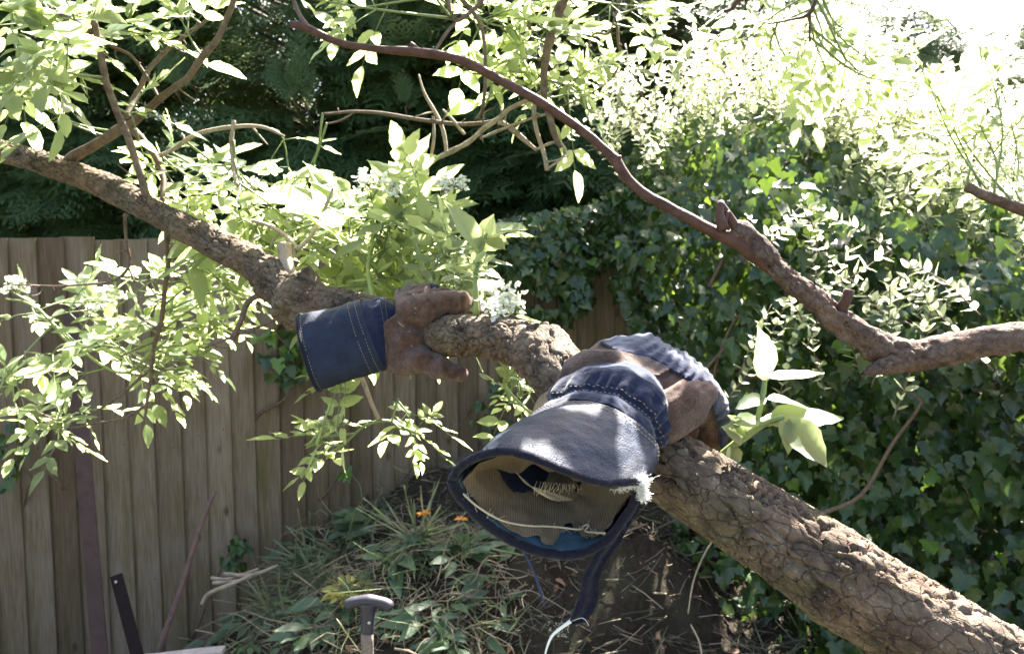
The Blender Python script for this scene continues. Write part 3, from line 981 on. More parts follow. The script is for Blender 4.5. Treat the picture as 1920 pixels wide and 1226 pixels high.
branch([(1535, -20, 1.5, .0035), (1520, 25, 1.5, .0035), (1480, 38, 1.5, .0022), (1440, 45, 1.5, .0016)], 'red_bark')
branch([(1518, 28, 1.5, .0024), (1520, 78, 1.5, .002)], 'red_bark')
branch([(1410, -6, 1.5, .006), (1385, 0, 1.5, .005), (1372, 18, 1.5, .0035), (1350, 22, 1.5, .002)], 'red_bark')
branch([(1812, 350, 1.5, .009), (1840, 362, 1.5, .010), (1880, 380, 1.5, .0105), (1935, 400, 1.5, .012), (2150, 480, 1.4, .016), (2300, 620, 1.2, .02)], 'bare_bark', lump=.15)
branch([(150, -150, 1.36, .006), (500, -220, 1.4, .006), (900, -200, 1.45, .008), (1080, -70, 1.5, .010)], 'twig')
branch([(1075, -60, 1.5, .010), (1150, -260, 1.3, .011), (1450, -420, 1.08, .012), (1900, -420, 1.0, .014), (2250, -60, 1.0, .017), (2180, 600, 1.02, .02)], 'bare_bark', lump=.12)

SK = np.array(SKEL)
elder_leaves = Foliage(ELDER_V, M['elder_leaf'], "leaf")
stalks = Join()


def compound(pos, d, n, L, k=5):
    """pinnate leaf of 5 leaflets"""
    d = nrm(d); n = nrm(n - d * (np.asarray(n) @ d))
    side = np.cross(d, n)
    droop = random.uniform(0.1, 0.45)
    def ax(t): return pos + d * L * t - np.array([0, 0, 1.0]) * droop * L * t * t
    stalks.add_tube(np.array([ax(t) for t in (0, .35, .7, 1.0)]), np.array([.0014, .0011, .0009, .0007]) * min(1.3, L / 0.12), 4)
    pairs = [(0.5, 0.40), (0.8, 0.43)] if k >= 5 else [(0.7, 0.42)]
    for t, s in pairs:
        for sg in (-1, 1):
            dd = d * random.uniform(0.45, 0.75) + side * sg * random.uniform(0.75, 1.0) - np.array([0, 0, 1]) * random.uniform(-0.1, 0.35) + rng.normal(0, 0.12, 3)
            nn = n + side * sg * random.uniform(-0.35, 0.15) + rng.normal(0, 0.22, 3)
            elder_leaves.put(ax(t), dd, nn, L * s * random.uniform(0.85, 1.2))
    elder_leaves.put(ax(1.0), d - np.array([0, 0, 1]) * droop * 1.2 + rng.normal(0, .1, 3), n + rng.normal(0, .2, 3), L * random.uniform(0.46, 0.6))


def shoot(path, n_nodes, L, start=0.35, k=5):
    p = spline(path, 40)
    T = np.gradient(p, axis=0)
    ph = random.uniform(0, math.pi)
    for i in range(n_nodes):
        t = start + (1 - start) * (i + 0.7) / n_nodes
        j = min(39, int(t * 39))
        tg = nrm(T[j])
        a = nrm(np.cross(tg, [0.3, 0.2, 1])); b = np.cross(tg, a)
        for sg in (-1, 1):
            ang = ph + i * math.pi / 2
            out = (a * math.cos(ang) + b * math.sin(ang)) * sg
            d = out * 0.9 + tg * 0.55 + np.array([0, 0, 0.10])
            nn = np.array([0, 0, 1.0]) * 0.8 + tg * 0.35 + SUNV * 0.25 - np.array([0, 0.25, 0]) + rng.normal(0, 0.2, 3)
            compound(p[j], d, nn, L * random.uniform(0.75, 1.15) * (1 - 0.35 * (i / max(1, n_nodes - 1)) ** 2), k)
    for sg in (-1, 0, 1):
        d = nrm(T[-1]) + rng.normal(0, 0.35, 3)
        elder_leaves.put(p[-1], d, np.array([0, -0.3, 1.0]) + rng.normal(0, .3, 3), L * random.uniform(0.25, 0.42))


shoot_stems = Join()


def region(cx, cy, rx, ry, d0, d1, n, L, nodes=2, maxlen=0.55, k=5):
    for _ in range(n):
        a = random.uniform(0, 2 * math.pi); r = math.sqrt(random.random())
        d = random.uniform(d0, d1)
        tip = P(cx + rx * r * math.cos(a), cy + ry * r * math.sin(a), d)
        dist = np.linalg.norm(SK - tip, axis=1) + np.random.default_rng(random.randrange(10 ** 6)).uniform(0, 0.16, len(SK))
        base = SK[int(np.argmin(np.where(dist < 0.05, 9, dist)))]
        v = tip - base
        ln = np.linalg.norm(v)
        if ln > maxlen:
            base = tip - v / ln * maxlen; v = tip - base
        mid = base + v * 0.5 + rng.normal(0, 0.06 * ln + 0.003, 3) - np.array([0, 0, 0.03 * ln])
        path = [base, mid, tip]
        pp = spline(path, 8)
        shoot_stems.add_tube(pp, np.linspace(0.0026, 0.0012, 8), 5)
        shoot(path, nodes, L, 0.40, k)


region(110, 40, 150, 50, 1.30, 1.55, 6, .15)
region(330, 30, 100, 40, 1.40, 1.62, 3, .13)
region(35, 130, 60, 80, 1.25, 1.5, 4, .15)
region(160, 190, 110, 50, 1.4, 1.6, 3, .115)
region(350, 325, 70, 40, 1.55, 1.75, 5, .125)
region(470, 365, 110, 60, 1.5, 1.8, 9, .13)
region(445, 470, 120, 45, 1.55, 1.85, 7, .12)
region(600, 395, 70, 60, 1.45, 1.7, 7, .13)
region(690, 440, 100, 80, 1.35, 1.65, 13, .135)
region(805, 420, 80, 70, 1.35, 1.55, 10, .13)
region(710, 515, 150, 40, 1.4, 1.7, 10, .125)
region(850, 500, 70, 45, 1.2, 1.4, 7, .105)
region(290, 540, 100, 70, 1.6, 1.95, 6, .12)
region(420, 550, 90, 55, 1.6, 1.9, 6, .11)
region(110, 590, 110, 60, 1.7, 2.0, 4, .14)
region(240, 690, 110, 65, 1.65, 1.95, 6, .11)
region(330, 690, 60, 50, 1.65, 1.9, 3, .105)
region(140, 790, 90, 45, 1.7, 1.95, 4, .115)
region(40, 740, 50, 70, 1.8, 2.0, 3, .125)
region(650, 815, 70, 30, 1.42, 1.52, 3, .095)
region(760, 800, 30, 25, 1.44, 1.5, 2, .09)
region(660, 715, 60, 15, 1.36, 1.45, 2, .09)
region(975, 738, 28, 28, 1.14, 1.22, 4, .075, 2)
region(1000, 60, 130, 55, 1.4, 1.7, 6, .12)
region(1070, 125, 110, 55, 1.45, 1.75, 9, .11)
region(930, 30, 60, 35, 1.3, 1.5, 3, .11)
region(1240, 30, 120, 40, 1.4, 1.7, 5, .10)
region(620, 10, 60, 20, 1.1, 1.3, 2, .10)
region(1790, 180, 130, 80, 1.5, 1.9, 12, .12)
region(1620, 120, 100, 60, 1.6, 2.0, 8, .11)
region(1450, 60, 100, 60, 1.6, 2.0, 6, .11)
# unseen leaves added above the frame to dapple gloves and limb with shade
region(880, -190, 220, 80, 1.2, 1.6, 8, .12)
region(500, -140, 300, 90, 1.2, 1.6, 12, .13)

OVER = []


def shade_leaf(px, py, d, t, L=.13):
    """unseen leaf added between the sun and the given place to shade it"""
    c = P(px, py, d) + SUNV * t
    a = random.uniform(0, 6.28)
    dv = np.array([math.cos(a), math.sin(a) * .7, -.15])
    b = c - nrm(dv) * L * .75
    compound(b, dv, np.array([0, 0, 1.0]) + SUNV * .6 + rng.normal(0, .1, 3), L)
    j = SK[int(np.argmin(np.linalg.norm(SK - b, axis=1)))]
    shoot_stems.add_tube(spline([j, (j + b) / 2 + rng.normal(0, .02, 3), b], 8), np.linspace(.003, .0014, 8), 5)


for q in [(925, 845, .58, .85), (895, 860, .58, .95), (1185, 865, .60, .9), (1100, 680, .74, .9), (1140, 715, .70, .85), (1195, 655, .78, .8), (1255, 680, .77, .9), (830, 580, 1.08, .95), (960, 610, 1.0, .85)]:
    shade_leaf(*q)  # added out of view to cast shade on cuffs, hands and limb

# shoot by the first glove, leaf by leaf (base px, tip px, width direction)
def leaf_px(b, t, d0, d1, n=(0.1, -0.6, 0.7), k=None, wide=1.0):
    a, c = P(b[0], b[1], d0), P(t[0], t[1], d1)
    elder_leaves.put(a, c - a, np.array(n, float) + rng.normal(0, .1, 3), np.linalg.norm(c - a), k)


for b, t, d0, d1 in [((900, 468), (842, 372), 1.03, 1.0), ((896, 480), (925, 402), 1.03, 1.05), ((912, 450), (928, 402), 1.03, 1.02), ((915, 448), (966, 425), 1.03, 1.0), ((912, 448), (948, 470), 1.03, 1.0),
                     ((897, 500), (862, 475), 1.03, 1.0), ((897, 505), (935, 480), 1.03, 1.0), ((895, 520), (862, 512), 1.03, 0.99), ((897, 515), (918, 505), 1.03, 1.0), ((894, 545), (948, 520), 1.05, 1.1), ((898, 495), (905, 470), 1.03, 1.0)]:
    leaf_px(b, t, d0, d1)
# shoot beside the second glove
for b, t, d0, d1, n in [((1440, 712), (1418, 612), .735, .70, (0, -0.9, .5)), ((1442, 708), (1545, 703), .735, .74, (0, -0.3, 1)), ((1435, 745), (1378, 770), .735, .72, (0, -.5, .9)), ((1437, 748), (1525, 758), .735, .74, (0, -.3, 1)),
                        ((1425, 785), (1365, 795), .73, .71, (0, -.7, .7)), ((1440, 795), (1585, 768), .72, .73, (0, -.4, 1)), ((1470, 787), (1478, 852), .715, .69, (.3, -.7, .6)), ((1480, 785), (1552, 880), .715, .67, (-.1, -.8, .5)),
                        ((1405, 815), (1362, 778), .725, .71, (0, -.8, .5)), ((1395, 822), (1352, 800), .725, .7, (0.3, -.8, .3)), ((1380, 835), (1370, 880), .73, .71, (0, -.8, .5)), ((1430, 800), (1480, 770), .72, .75, (0, -.4, 1)), ((1420, 812), (1390, 770), .725, .74, (0, -.8, .5))]:
    leaf_px(b, t, d0, d1, n)

elder_leaves.finish(elder, 300)
tag(stalks.build("leaf_stalk", M['stalk'], elder), kind="stuff")
tag(shoot_stems.build("shoot_stem", M['stalk'], elder), kind="stuff")


def umbel(px, py, d, size, up=(0, 0, 1)):
    """flat-topped elder flower head: forked stalks ending in small star flowers"""
    J, S = Join(), Join()
    c = P(px, py, d)
    u = nrm(np.array(up) + np.array([0, -.7, -.2]))
    a = nrm(np.cross(u, [0.3, 1, 0.1])); b = np.cross(u, a)
    base = c - u * size * 0.7
    for i in range(5):
        an = i * 2 * math.pi / 5 + random.random()
        e = c - u * size * 0.25 + (a * math.cos(an) + b * math.sin(an)) * size * 0.28 * (0 if i == 0 else 1)
        S.add_tube(np.array([base, (base + e) / 2, e]), [.0013, .001, .0008], 4)
        for k in range(16):
            an2 = random.uniform(0, 6.28); r2 = random.uniform(0.05, 0.28) * size
            f = e + u * size * random.uniform(0.16, 0.28) + (a * math.cos(an2) + b * math.sin(an2)) * r2
            S.add_tube(np.array([e, f]), [.0006, .0004], 3)
            n = nrm(u + rng.normal(0, .55, 3)); x = nrm(np.cross(n, [1, .2, 0])); y = np.cross(n, x)
            R = size * 0.07
            V = [f]
            for q in range(10):
                rr = R if q % 2 == 0 else R * 0.78
                V.append(f + (x * math.cos(q * .628) + y * math.sin(q * .628)) * rr + n * (0.2 * rr))
            J.add(np.array(V), np.array([(0, 1 + q, 1 + (q + 1) % 10) for q in range(10)]))
    o = J.build("flower_cluster", M['flower'], elder, False, "luv")
    S.build("flower_stalk", M['stalk'], o)


umbel(690, 335, 1.34, 0.065); umbel(738, 350, 1.34, 0.05); umbel(832, 342, 1.30, 0.045, (.3, 0, 1)); umbel(862, 340, 1.3, 0.04, (.5, 0, 1))
umbel(955, 555, 1.02, 0.06, (.25, 0, 1)); umbel(925, 575, 1.0, 0.045); umbel(205, 558, 1.85, 0.075, (.2, -.2, 1)); umbel(170, 580, 1.85, 0.05, (-.3, 0, 1)); umbel(20, 530, 1.84, .06); umbel(470, 345, 1.6, .05)

# ------------------------------------------------------------------ surface nets for the gloves
def surface_nets(Fv, org, h):
    s = Fv < 0
    nx, ny, nz = Fv.shape
    cnt = np.zeros((nx - 1, ny - 1, nz - 1), int)
    for i in (0, 1):
        for j in (0, 1):
            for k in (0, 1):
                cnt += s[i:nx - 1 + i, j:ny - 1 + j, k:nz - 1 + k]
    act = (cnt > 0) & (cnt < 8)
    idx = -np.ones(act.shape, int)
    cells = np.argwhere(act)
    idx[act] = np.arange(len(cells))
    acc = np.zeros((len(cells), 3)); num = np.zeros(len(cells))
    corners = [(i, j, k) for i in (0, 1) for j in (0, 1) for k in (0, 1)]
    for a in corners:
        for ax in range(3):
            if a[ax] == 1: continue
            b = list(a); b[ax] = 1
            ca = cells + a; cb = cells + b
            fa = Fv[ca[:, 0], ca[:, 1], ca[:, 2]]; fb = Fv[cb[:, 0], cb[:, 1], cb[:, 2]]
            m = (fa < 0) != (fb < 0)
            t = np.where(m, fa / np.where(m, fa - fb, 1), 0)
            pnt = np.array(a)[None] + t[:, None] * (np.array(b) - np.array(a))[None]
            acc[m] += pnt[m]; num[m] += 1
    V = (cells + acc / num[:, None]) * h + org
    Q = []
    for ax in range(3):
        sl0 = [slice(None)] * 3; sl1 = [slice(None)] * 3
        sl0[ax] = slice(0, -1); sl1[ax] = slice(1, None)
        a = s[tuple(sl0)]; b = s[tuple(sl1)]
        e = np.argwhere(a != b)
        o1, o2 = [(1, 2), (2, 0), (0, 1)][ax]
        e = e[(e[:, o1] > 0) & (e[:, o2] > 0) & (e[:, o1] < Fv.shape[o1] - 1) & (e[:, o2] < Fv.shape[o2] - 1)]
        sa = a[e[:, 0], e[:, 1], e[:, 2]]
        def cell(d1, d2):
            c = e.copy(); c[:, o1] -= d1; c[:, o2] -= d2
            return idx[c[:, 0], c[:, 1], c[:, 2]]
        q = np.stack([cell(1, 1), cell(0, 1), cell(0, 0), cell(1, 0)], 1)
        q[~sa] = q[~sa][:, ::-1]
        Q.append(q)
    Q = np.vstack(Q)
    Q = Q[(Q >= 0).all(1)]
    return V, Q


def capsule_sdf(p, a, b, ra, rb):
    ab = b - a
    x, y, z = p[..., 0] - a[0], p[..., 1] - a[1], p[..., 2] - a[2]
    t = np.clip((x * ab[0] + y * ab[1] + z * ab[2]) / (ab @ ab), 0, 1)
    x = x - t * ab[0]; y = y - t * ab[1]; z = z - t * ab[2]
    return np.sqrt(x * x + y * y + z * z) - (ra + (rb - ra) * t)


def smin(a, b, k):
    h = np.clip(0.5 + 0.5 * (b - a) / k, 0, 1)
    return b * (1 - h) + a * h - k * h * (1 - h)


def chain_sdf(p, pts, k=0.006):
    r = None
    for (a, b) in zip(pts[:-1], pts[1:]):
        s = capsule_sdf(p, P(*a[:3]), P(*b[:3]), a[3], b[3])
        r = s if r is None else np.minimum(r, s)
    return r


def poly_sdf(x, y, poly):
    poly = np.asarray(poly, float)
    d = np.full(x.shape, 1e9); ins = np.zeros(x.shape, bool)
    for (x0, y0), (x1, y1) in zip(poly, np.roll(poly, -1, 0)):
        ex, ey = x1 - x0, y1 - y0
        t = np.clip(((x - x0) * ex + (y - y0) * ey) / (ex * ex + ey * ey), 0, 1)
        d = np.minimum(d, np.hypot(x - x0 - ex * t, y - y0 - ey * t))
        c = ((y0 > y) != (y1 > y)) & (x < ex * (y - y0) / (ey if abs(ey) > 1e-9 else 1e-9) + x0)
        ins ^= c
    return np.where(ins, -d, d)


class Sdf:
    def __init__(self, lo, hi, h):
        self.h = h; self.org = np.array(lo)
        n = [int((hi[k] - lo[k]) / h) + 2 for k in range(3)]
        g = np.meshgrid(*[lo[k] + np.arange(n[k]) * h for k in range(3)], indexing='ij')
        self.p = np.stack(g, -1)
        self.x, self.y, self.d = proj(self.p)
    def mesh(self, name, f, mat, parent, relax=2):
        V, Q = surface_nets(f, self.org, self.h)
        lab = np.arange(len(V))                     # keep the largest connected piece
        while True:
            m = lab[Q].min(1)
            new = lab.copy()
            for k in range(4): np.minimum.at(new, Q[:, k], m)
            new = new[new]
            if (new == lab).all(): break
            lab = new
        u, c = np.unique(lab, return_counts=True)
        keep = lab == u[np.argmax(c)]
        remap = np.cumsum(keep) - 1
        Q = remap[Q[keep[Q].all(1)]]
        V = V[keep]
        for _ in range(relax):
            A = np.zeros_like(V); c = np.zeros(len(V))
            for k in range(4):
                np.add.at(A, Q[:, k], V[Q[:, (k + 1) % 4]]); np.add.at(c, Q[:, k], 1)
                np.add.at(A, Q[:, k], V[Q[:, (k + 3) % 4]]); np.add.at(c, Q[:, k], 1)
            V = V * 0.4 + (A / np.maximum(c, 1)[:, None]) * 0.6
        return mesh_obj(name, V, Q, mat, parent, True)


def loft(name, rings, mat, parent, flip=False, disp=None):
    R = np.array(rings)
    nr, nc = R.shape[:2]
    V = R.reshape(-1, 3)
    return mesh_obj(name, V, grid_faces(nr, nc, True, flip), mat, parent, True, {"co_str": np.zeros((len(V), 3))})


def ring_normals(R):
    """outward normals of a lofted grid of rings"""
    du = np.roll(R, -1, 1) - np.roll(R, 1, 1)
    dv = np.gradient(R, axis=0)
    N = np.cross(du, dv)
    N /= np.linalg.norm(N, axis=-1, keepdims=True) + 1e-12
    c = R.mean(1, keepdims=True)
    if ((R - c) * N).sum() < 0: N = -N
    return N


def fuzz(name, spots, mat, parent, L=0.006, r=0.00018):
    J = Join()
    for p, n in spots:
        d = nrm(n + rng.normal(0, .5, 3))
        q = p + d * L * random.uniform(.4, 1.2)
        J.add_tube(np.array([p - d * 0.001, (p + q) / 2 + rng.normal(0, L * .12, 3), q]), [r, r * .9, r * .6], 3)
    o = J.build(name, mat, parent)
    return tag(o, kind="stuff")


def dashes(paths, mat, parent, r=0.00055, n=26, duty=0.6, name="stitching"):
    J = Join()
    for p in paths:
        q = spline(p, n * 6)
        for i in range(n):
            a = i * 6
            J.add_tube(q[a:a + int(6 * duty) + 1], r, 4)
    return tag(J.build(name, mat, parent), kind="stuff")


# ------------------------------------------------------------------ first glove (gripping the limb with its palm towards the camera)
def left_glove():
    g = thing("work_glove", P(740, 640, 1.12), "work glove with closed navy cuff, its brown suede palm and thumb hooked round the limb", "glove", None)
    # suede hand
    S = Sdf(P(700, 745, 1.12) - np.array([0, .09, 0]), P(925, 520, 1.12) + np.array([0, .15, 0]), 0.0018)
    p = S.p
    H = capsule_sdf(p, P(738, 590, 1.125), P(742, 668, 1.118), .021, .024)
    H = smin(H, capsule_sdf(p, P(762, 600, 1.118), P(768, 672, 1.112), .022, .023), .012)
    H = smin(H, capsule_sdf(p, P(775, 605, 1.112), P(785, 660, 1.108), .019, .019), .012)
    fingers = [
        [(765, 590, 1.11, .021), (815, 572, 1.095, .0185), (862, 566, 1.10, .0160), (895, 580, 1.14, .0135), (902, 605, 1.17, .012)],
        [(758, 580, 1.13, .020), (795, 562, 1.14, .0165), (835, 556, 1.15, .015), (862, 575, 1.19, .013), (866, 610, 1.22, .012)],
        [(748, 578, 1.15, .019), (775, 556, 1.17, .016), (808, 550, 1.19, .0145), (832, 570, 1.225, .013), (835, 605, 1.25, .012)],
        [(735, 578, 1.17, .017), (752, 562, 1.20, .0145), (780, 558, 1.22, .013), (798, 580, 1.25, .012)],
    ]
    for f in fingers: H = smin(H, chain_sdf(p, f), .007)
    thumb = [(768, 668, 1.105, .022), (805, 682, 1.085, .0165), (838, 692, 1.075, .0150), (862, 700, 1.07, .0128)]
    H = smin(H, chain_sdf(p, thumb), .009)
    mk = np.abs(H) < 0.010
    pm = p[mk]
    ang = np.arctan2(S.y[mk] - 640, 812 - S.x[mk])
    rr = np.hypot(S.y[mk] - 640, 812 - S.x[mk])
    H[mk] += 0.0036 * np.sin(ang * 6.0 + 2.2 * vnoise(pm * 30, 6)) * sstep(12, 40, rr) * sstep(110, 50, rr)
    H[mk] += 0.0016 * np.sin((S.x[mk] * 0.30 + S.y[mk] * 0.10) + 4 * vnoise(pm * 40, 5)) * sstep(-0.2, 0.5, vnoise(pm * 22, 8)) + 0.0010 * vnoise(pm * 55, 3) + 0.0006 * vnoise(pm * 140, 4)
    # left edge of the suede where it laps over the fabric
    edge = poly_sdf(S.x, S.y, [(738, 520), (744, 575), (744, 590), (722, 605), (714, 628), (716, 655), (722, 690), (730, 710), (1000, 800), (1000, 400), (738, 400)]) * 1.12 / F_PX
    body = S.mesh("hand", np.maximum(H, edge - 0.0015), M['suede'], g, 1)
    strap = poly_sdf(S.x, S.y, [(736, 530), (740, 560), (748, 588), (770, 580), (808, 562), (803, 530)]) * 1.12 / F_PX
    S.mesh("knuckle_strap", np.maximum(np.maximum(H - 0.0022, -(H + 0.003)), strap), M['suede'], g)
    pat = poly_sdf(S.x, S.y, [(805, 520), (808, 562), (832, 546), (848, 538), (845, 520)]) * 1.12 / F_PX
    S.mesh("back_fabric", np.maximum(np.maximum(H - 0.0014, -(H + 0.003)), pat), M['denim'], g)
    # cuff
    nseg = 110
    th = np.arange(nseg) / nseg * 2 * math.pi
    def oval(c, top, halfdepth, e=2.4):
        cs, sn = np.cos(th), np.sin(th)
        a = np.sign(cs) * np.abs(cs) ** (2 / e); b = np.sign(sn) * np.abs(sn) ** (2 / e)
        return c[None] + (top - c)[None] * a[:, None] + (FWD * halfdepth)[None] * b[:, None]
    A = oval(P(582, 661, 1.115), P(563, 592, 1.125), .036)
    B = oval(P(702, 627, 1.12), P(678, 562, 1.128), .033)
    rings = []
    for t in np.linspace(0, 1, 46):
        r = A * (1 - t) + B * t
        c = r.mean(0)
        rings.append(c + (r - c) * (1 + 0.012 * math.sin(t * 9) - 0.02 * math.sin(math.pi * t)))
    R = np.array(rings)
    N = ring_normals(R)
    R = R + N * (0.0016 * fbm(R * 28, 9, 3))[..., None]
    shell = np.concatenate([(R - N * 0.0016)[::-1][:40], (R - N * 0.0008)[:1], R])
    cuff = loft("cuff", shell, M['cuff'], g)
    inn = R - N * 0.0024
    loft("lining", inn[1:40], M['lining'], cuff)
    # folded hem line and dark binding round the opening
    V, F, sc = tube(np.vstack([R[0], R[0][:3]]), .0030, 10)
    mesh_obj("binding", V, F, M['binding'], cuff, True, {"co_str": sc})
    front = [j for j in range(nseg) if N[20, j] @ FWD < 0.35]
    j0 = [j for j in range(nseg)]
    st = [np.roll(R[k] + N[k] * 0.0004, nseg // 4, 0) for k in (36, 41)]
    st.append(np.roll(R[2] + N[2] * 0.0004, nseg // 4, 0))
    dashes(st, M['stitch'], cuff, .00036, 64, .62)
    # gathered wrist fabric
    C = oval(P(733, 619, 1.128), P(719, 554, 1.14), .021, 2.1)
    D = oval(P(752, 617, 1.128), P(745, 572, 1.14), .017, 2.1)
    W = []
    for t in np.linspace(-0.10, 1, 60):
        if t < 0.55:
            u = (t + 0.10) / 0.65; r = B * (1 - u) + C * u
        else:
            u = (t - 0.55) / 0.45; r = C * (1 - u) + D * u
        c = r.mean(0)
        pinch = 0.06 * math.exp(-((t - 0.22) / 0.10) ** 2) + 0.05 * math.exp(-((t - 0.55) / 0.06) ** 2)
        gather = 0.026 * math.exp(-((t - 0.30) / 0.13) ** 2)
        k = 1 - 0.04 - 0.07 * sstep(.45, .7, t) - pinch + gather * np.sin(th * 24 + 1.7 * np.sin(th * 5) + 3 * t) + 0.015 * np.sin(th * 9 + 2)
        W.append(c + (r - c) * k[:, None])
    ew = loft("elastic_wrist", np.array(W), M['denim'], g)
    W = np.array(W)
    WN = ring_normals(W)
    dashes([np.roll(W[k] + WN[k] * .0004, nseg // 4, 0) for k in (29, 37)], M['stitch'], ew, .00028, 60, .5)
    # loose threads on the suede
    tj = Join()
    for pts in [[(770, 545), (778, 555), (788, 566)], [(762, 572), (776, 576), (782, 582), (778, 588)], [(768, 620), (772, 650), (778, 690)], [(742, 590), (748, 605), (757, 612)]]:
        q = []
        for x, y in pts:
            for dd in np.arange(1.02, 1.2, .001):
                w = P(x, y, dd); ii = ((w - S.org) / S.h).astype(int)
                if (ii >= 0).all() and (ii < np.array(H.shape)).all() and H[tuple(ii)] < 0.0002:
                    q.append(P(x, y, dd - 0.0012)); break
        if len(q) > 1: tj.add_tube(spline(q, 12), .0005, 4)
    if tj.n: tag(tj.build("loose_thread", M['thread'], g), kind="stuff")
    # fine nap standing off the suede
    me = body.data
    co = np.empty(len(me.vertices) * 3, np.float32); me.vertices.foreach_get("co", co); co = co.reshape(-1, 3) + WLOC[g.name]
    no = np.empty(len(me.vertices) * 3, np.float32); me.vertices.foreach_get("normal", no); no = no.reshape(-1, 3)
    sel = rng.choice(len(co), min(1400, len(co)), False)
    fuzz("suede_nap", [(co[i], no[i]) for i in sel], M['suede_pale'], g, .0028, .00014)
    return g


left_glove()


# ------------------------------------------------------------------ second glove (cuff open towards the camera)
def right_glove():
    g = thing("work_glove", P(1150, 800, .70), "work glove with gaping frayed cuff, beige lining and blue back, draped over the limb", "glove", None)
    nseg = 170
    rim = [(850, 905, .590), (866, 873, .580), (900, 854, .572), (945, 846, .566), (990, 854, .562), (1040, 874, .562), (1090, 894, .566), (1140, 906, .574), (1198, 905, .588),
           (1190, 940, .597), (1168, 975, .602), (1140, 1010, .606), (1100, 1034, .608), (1050, 1040, .608), (990, 1027, .607), (935, 997, .604), (885, 955, .598)]
    seam = [(1004, 776, .695), (1020, 762, .682), (1050, 752, .668), (1085, 748, .658), (1120, 752, .650), (1155, 763, .646), (1187, 782, .646), (1212, 806, .650), (1230, 838, .658),
            (1224, 868, .672), (1200, 882, .688), (1165, 882, .702), (1130, 868, .712), (1095, 848, .718), (1060, 826, .718), (1030, 804, .714), (1010, 788, .706)]
    wrist = [(1048, 716, .722), (1066, 702, .706), (1096, 692, .696), (1130, 688, .687), (1165, 692, .681), (1200, 705, .677), (1230, 725, .675), (1252, 752, .677), (1262, 785, .684),
             (1250, 812, .70), (1225, 822, .712), (1190, 816, .724), (1155, 802, .73), (1120, 782, .735), (1085, 758, .735), (1062, 740, .732), (1050, 727, .728)]
    hand = [(1085, 690, .765), (1098, 680, .755), (1120, 672, .745), (1150, 670, .735), (1180, 672, .728), (1210, 682, .722), (1235, 700, .72), (1255, 725, .72), (1262, 752, .724),
            (1250, 775, .735), (1225, 785, .745), (1195, 782, .753), (1165, 770, .76), (1138, 752, .765), (1112, 732, .77), (1095, 715, .77), (1086, 700, .768)]
    A, B, C, D = [closed_spline([P(*q) for q in r], nseg) for r in (rim, seam, wrist, hand)]
    R = []
    for t in np.linspace(0, 1, 70):
        r = A * (1 - t) + B * t
        c = r.mean(0)
        R.append(c + (r - c) * (1 + 0.05 * math.sin(math.pi * t)))
    R = np.array(R)
    N = ring_normals(R)
    R = R + N * (0.0022 * fbm(R * 26, 19, 3) + 0.0004 * fbm(R * 220, 29, 2))[..., None]
    shell = np.concatenate([(R - N * 0.0016)[::-1][:66], (R - N * 0.0007 - 0.0006 * (R[1] - R[0])[None])[:1], R])
    cuff = loft("cuff", shell, M['cuff'], g)
    # blue-green inner canvas showing through the torn lining
    loft("cuff_canvas", (R - N * 0.0022)[0:16], M['inner_canvas'], cuff)
    # lining: starts inside the rim, jagged at the bottom, sags towards the dark throat
    idx = np.arange(nseg)
    bot = np.exp(-((idx / nseg - 0.755) / 0.055) ** 2)
    jag = np.clip(0.5 + 1.0 * fbm(np.stack([idx * 0.23, idx * 0, idx * 0], -1), 61, 3), 0.1, 1.4)
    hole = [(945, 905, .655), (955, 893, .65), (970, 884, .645), (990, 878, .64), (1010, 878, .64), (1032, 882, .64), (1055, 890, .64), (1075, 898, .645), (1088, 906, .65),
            (1082, 914, .655), (1068, 918, .658), (1050, 920, .66), (1030, 921, .66), (1010, 920, .66), (992, 918, .66), (972, 915, .658), (955, 911, .656)]
    Hh = closed_spline([P(*q) for q in hole], nseg)
    deep = Hh + np.array([0.03, 0.10, 0.05])
    inner = []
    start = 0.02 + 0.16 * bot * jag
    IN = R - N * 0.0052
    for t in np.linspace(0, 1, 60):
        s = start + (0.62 - start) * t
        kk = np.clip(s * 69, 0, 68.99)
        i0 = kk.astype(int); fr = (kk - i0)[:, None]
        r = IN[i0, idx] * (1 - fr) + IN[i0 + 1, idx] * fr
        w = sstep(0.10, 1.0, t) ** 1.2
        q = r * (1 - w) + Hh * w
        q = q + np.array([0, 0, 1.0])[None] * (0.0022 * np.sin(idx / nseg * 2 * math.pi * 7 + t * 5) * w)[:, None] + (0.0018 * fbm(q * 55, 71, 3))[:, None] * N[10]
        inner.append(q)
    for t in np.linspace(0.1, 1, 12): inner.append(Hh * (1 - t) + deep * t)
    inner = np.array(inner)
    loft("lining", inner, M['lining'], g)
    # cream cord sewn along the lower lining
    cord = [(868, 925), (890, 945), (920, 965), (950, 978), (990, 985), (1040, 987), (1085, 992), (1095, 985), (1105, 984), (1098, 995), (1118, 998), (1135, 999)]
    q = []
    flat = inner[:60].reshape(-1, 3)
    fx, fy, fd = proj(flat)
    for x, y in cord:
        j = np.argmin((fx - x) ** 2 + (fy - y) ** 2 + (fd > 0.64) * 400)
        q.append(P(x, y, fd[j] - 0.0022))
    J = Join(); J.add_tube(spline(q, 90), .00085, 6)
    for _ in range(60):
        i = random.randrange(len(q) - 1); a = q[i] + (q[i + 1] - q[i]) * random.random()
        J.add_tube(np.array([a, a + rng.normal(0, .003, 3) * np.array([1, .3, 1])]), .00018, 3)
    tag(J.build("lining_seam", M['thread'], g), kind="stuff")
    # pulled threads across the throat
    J = Join()
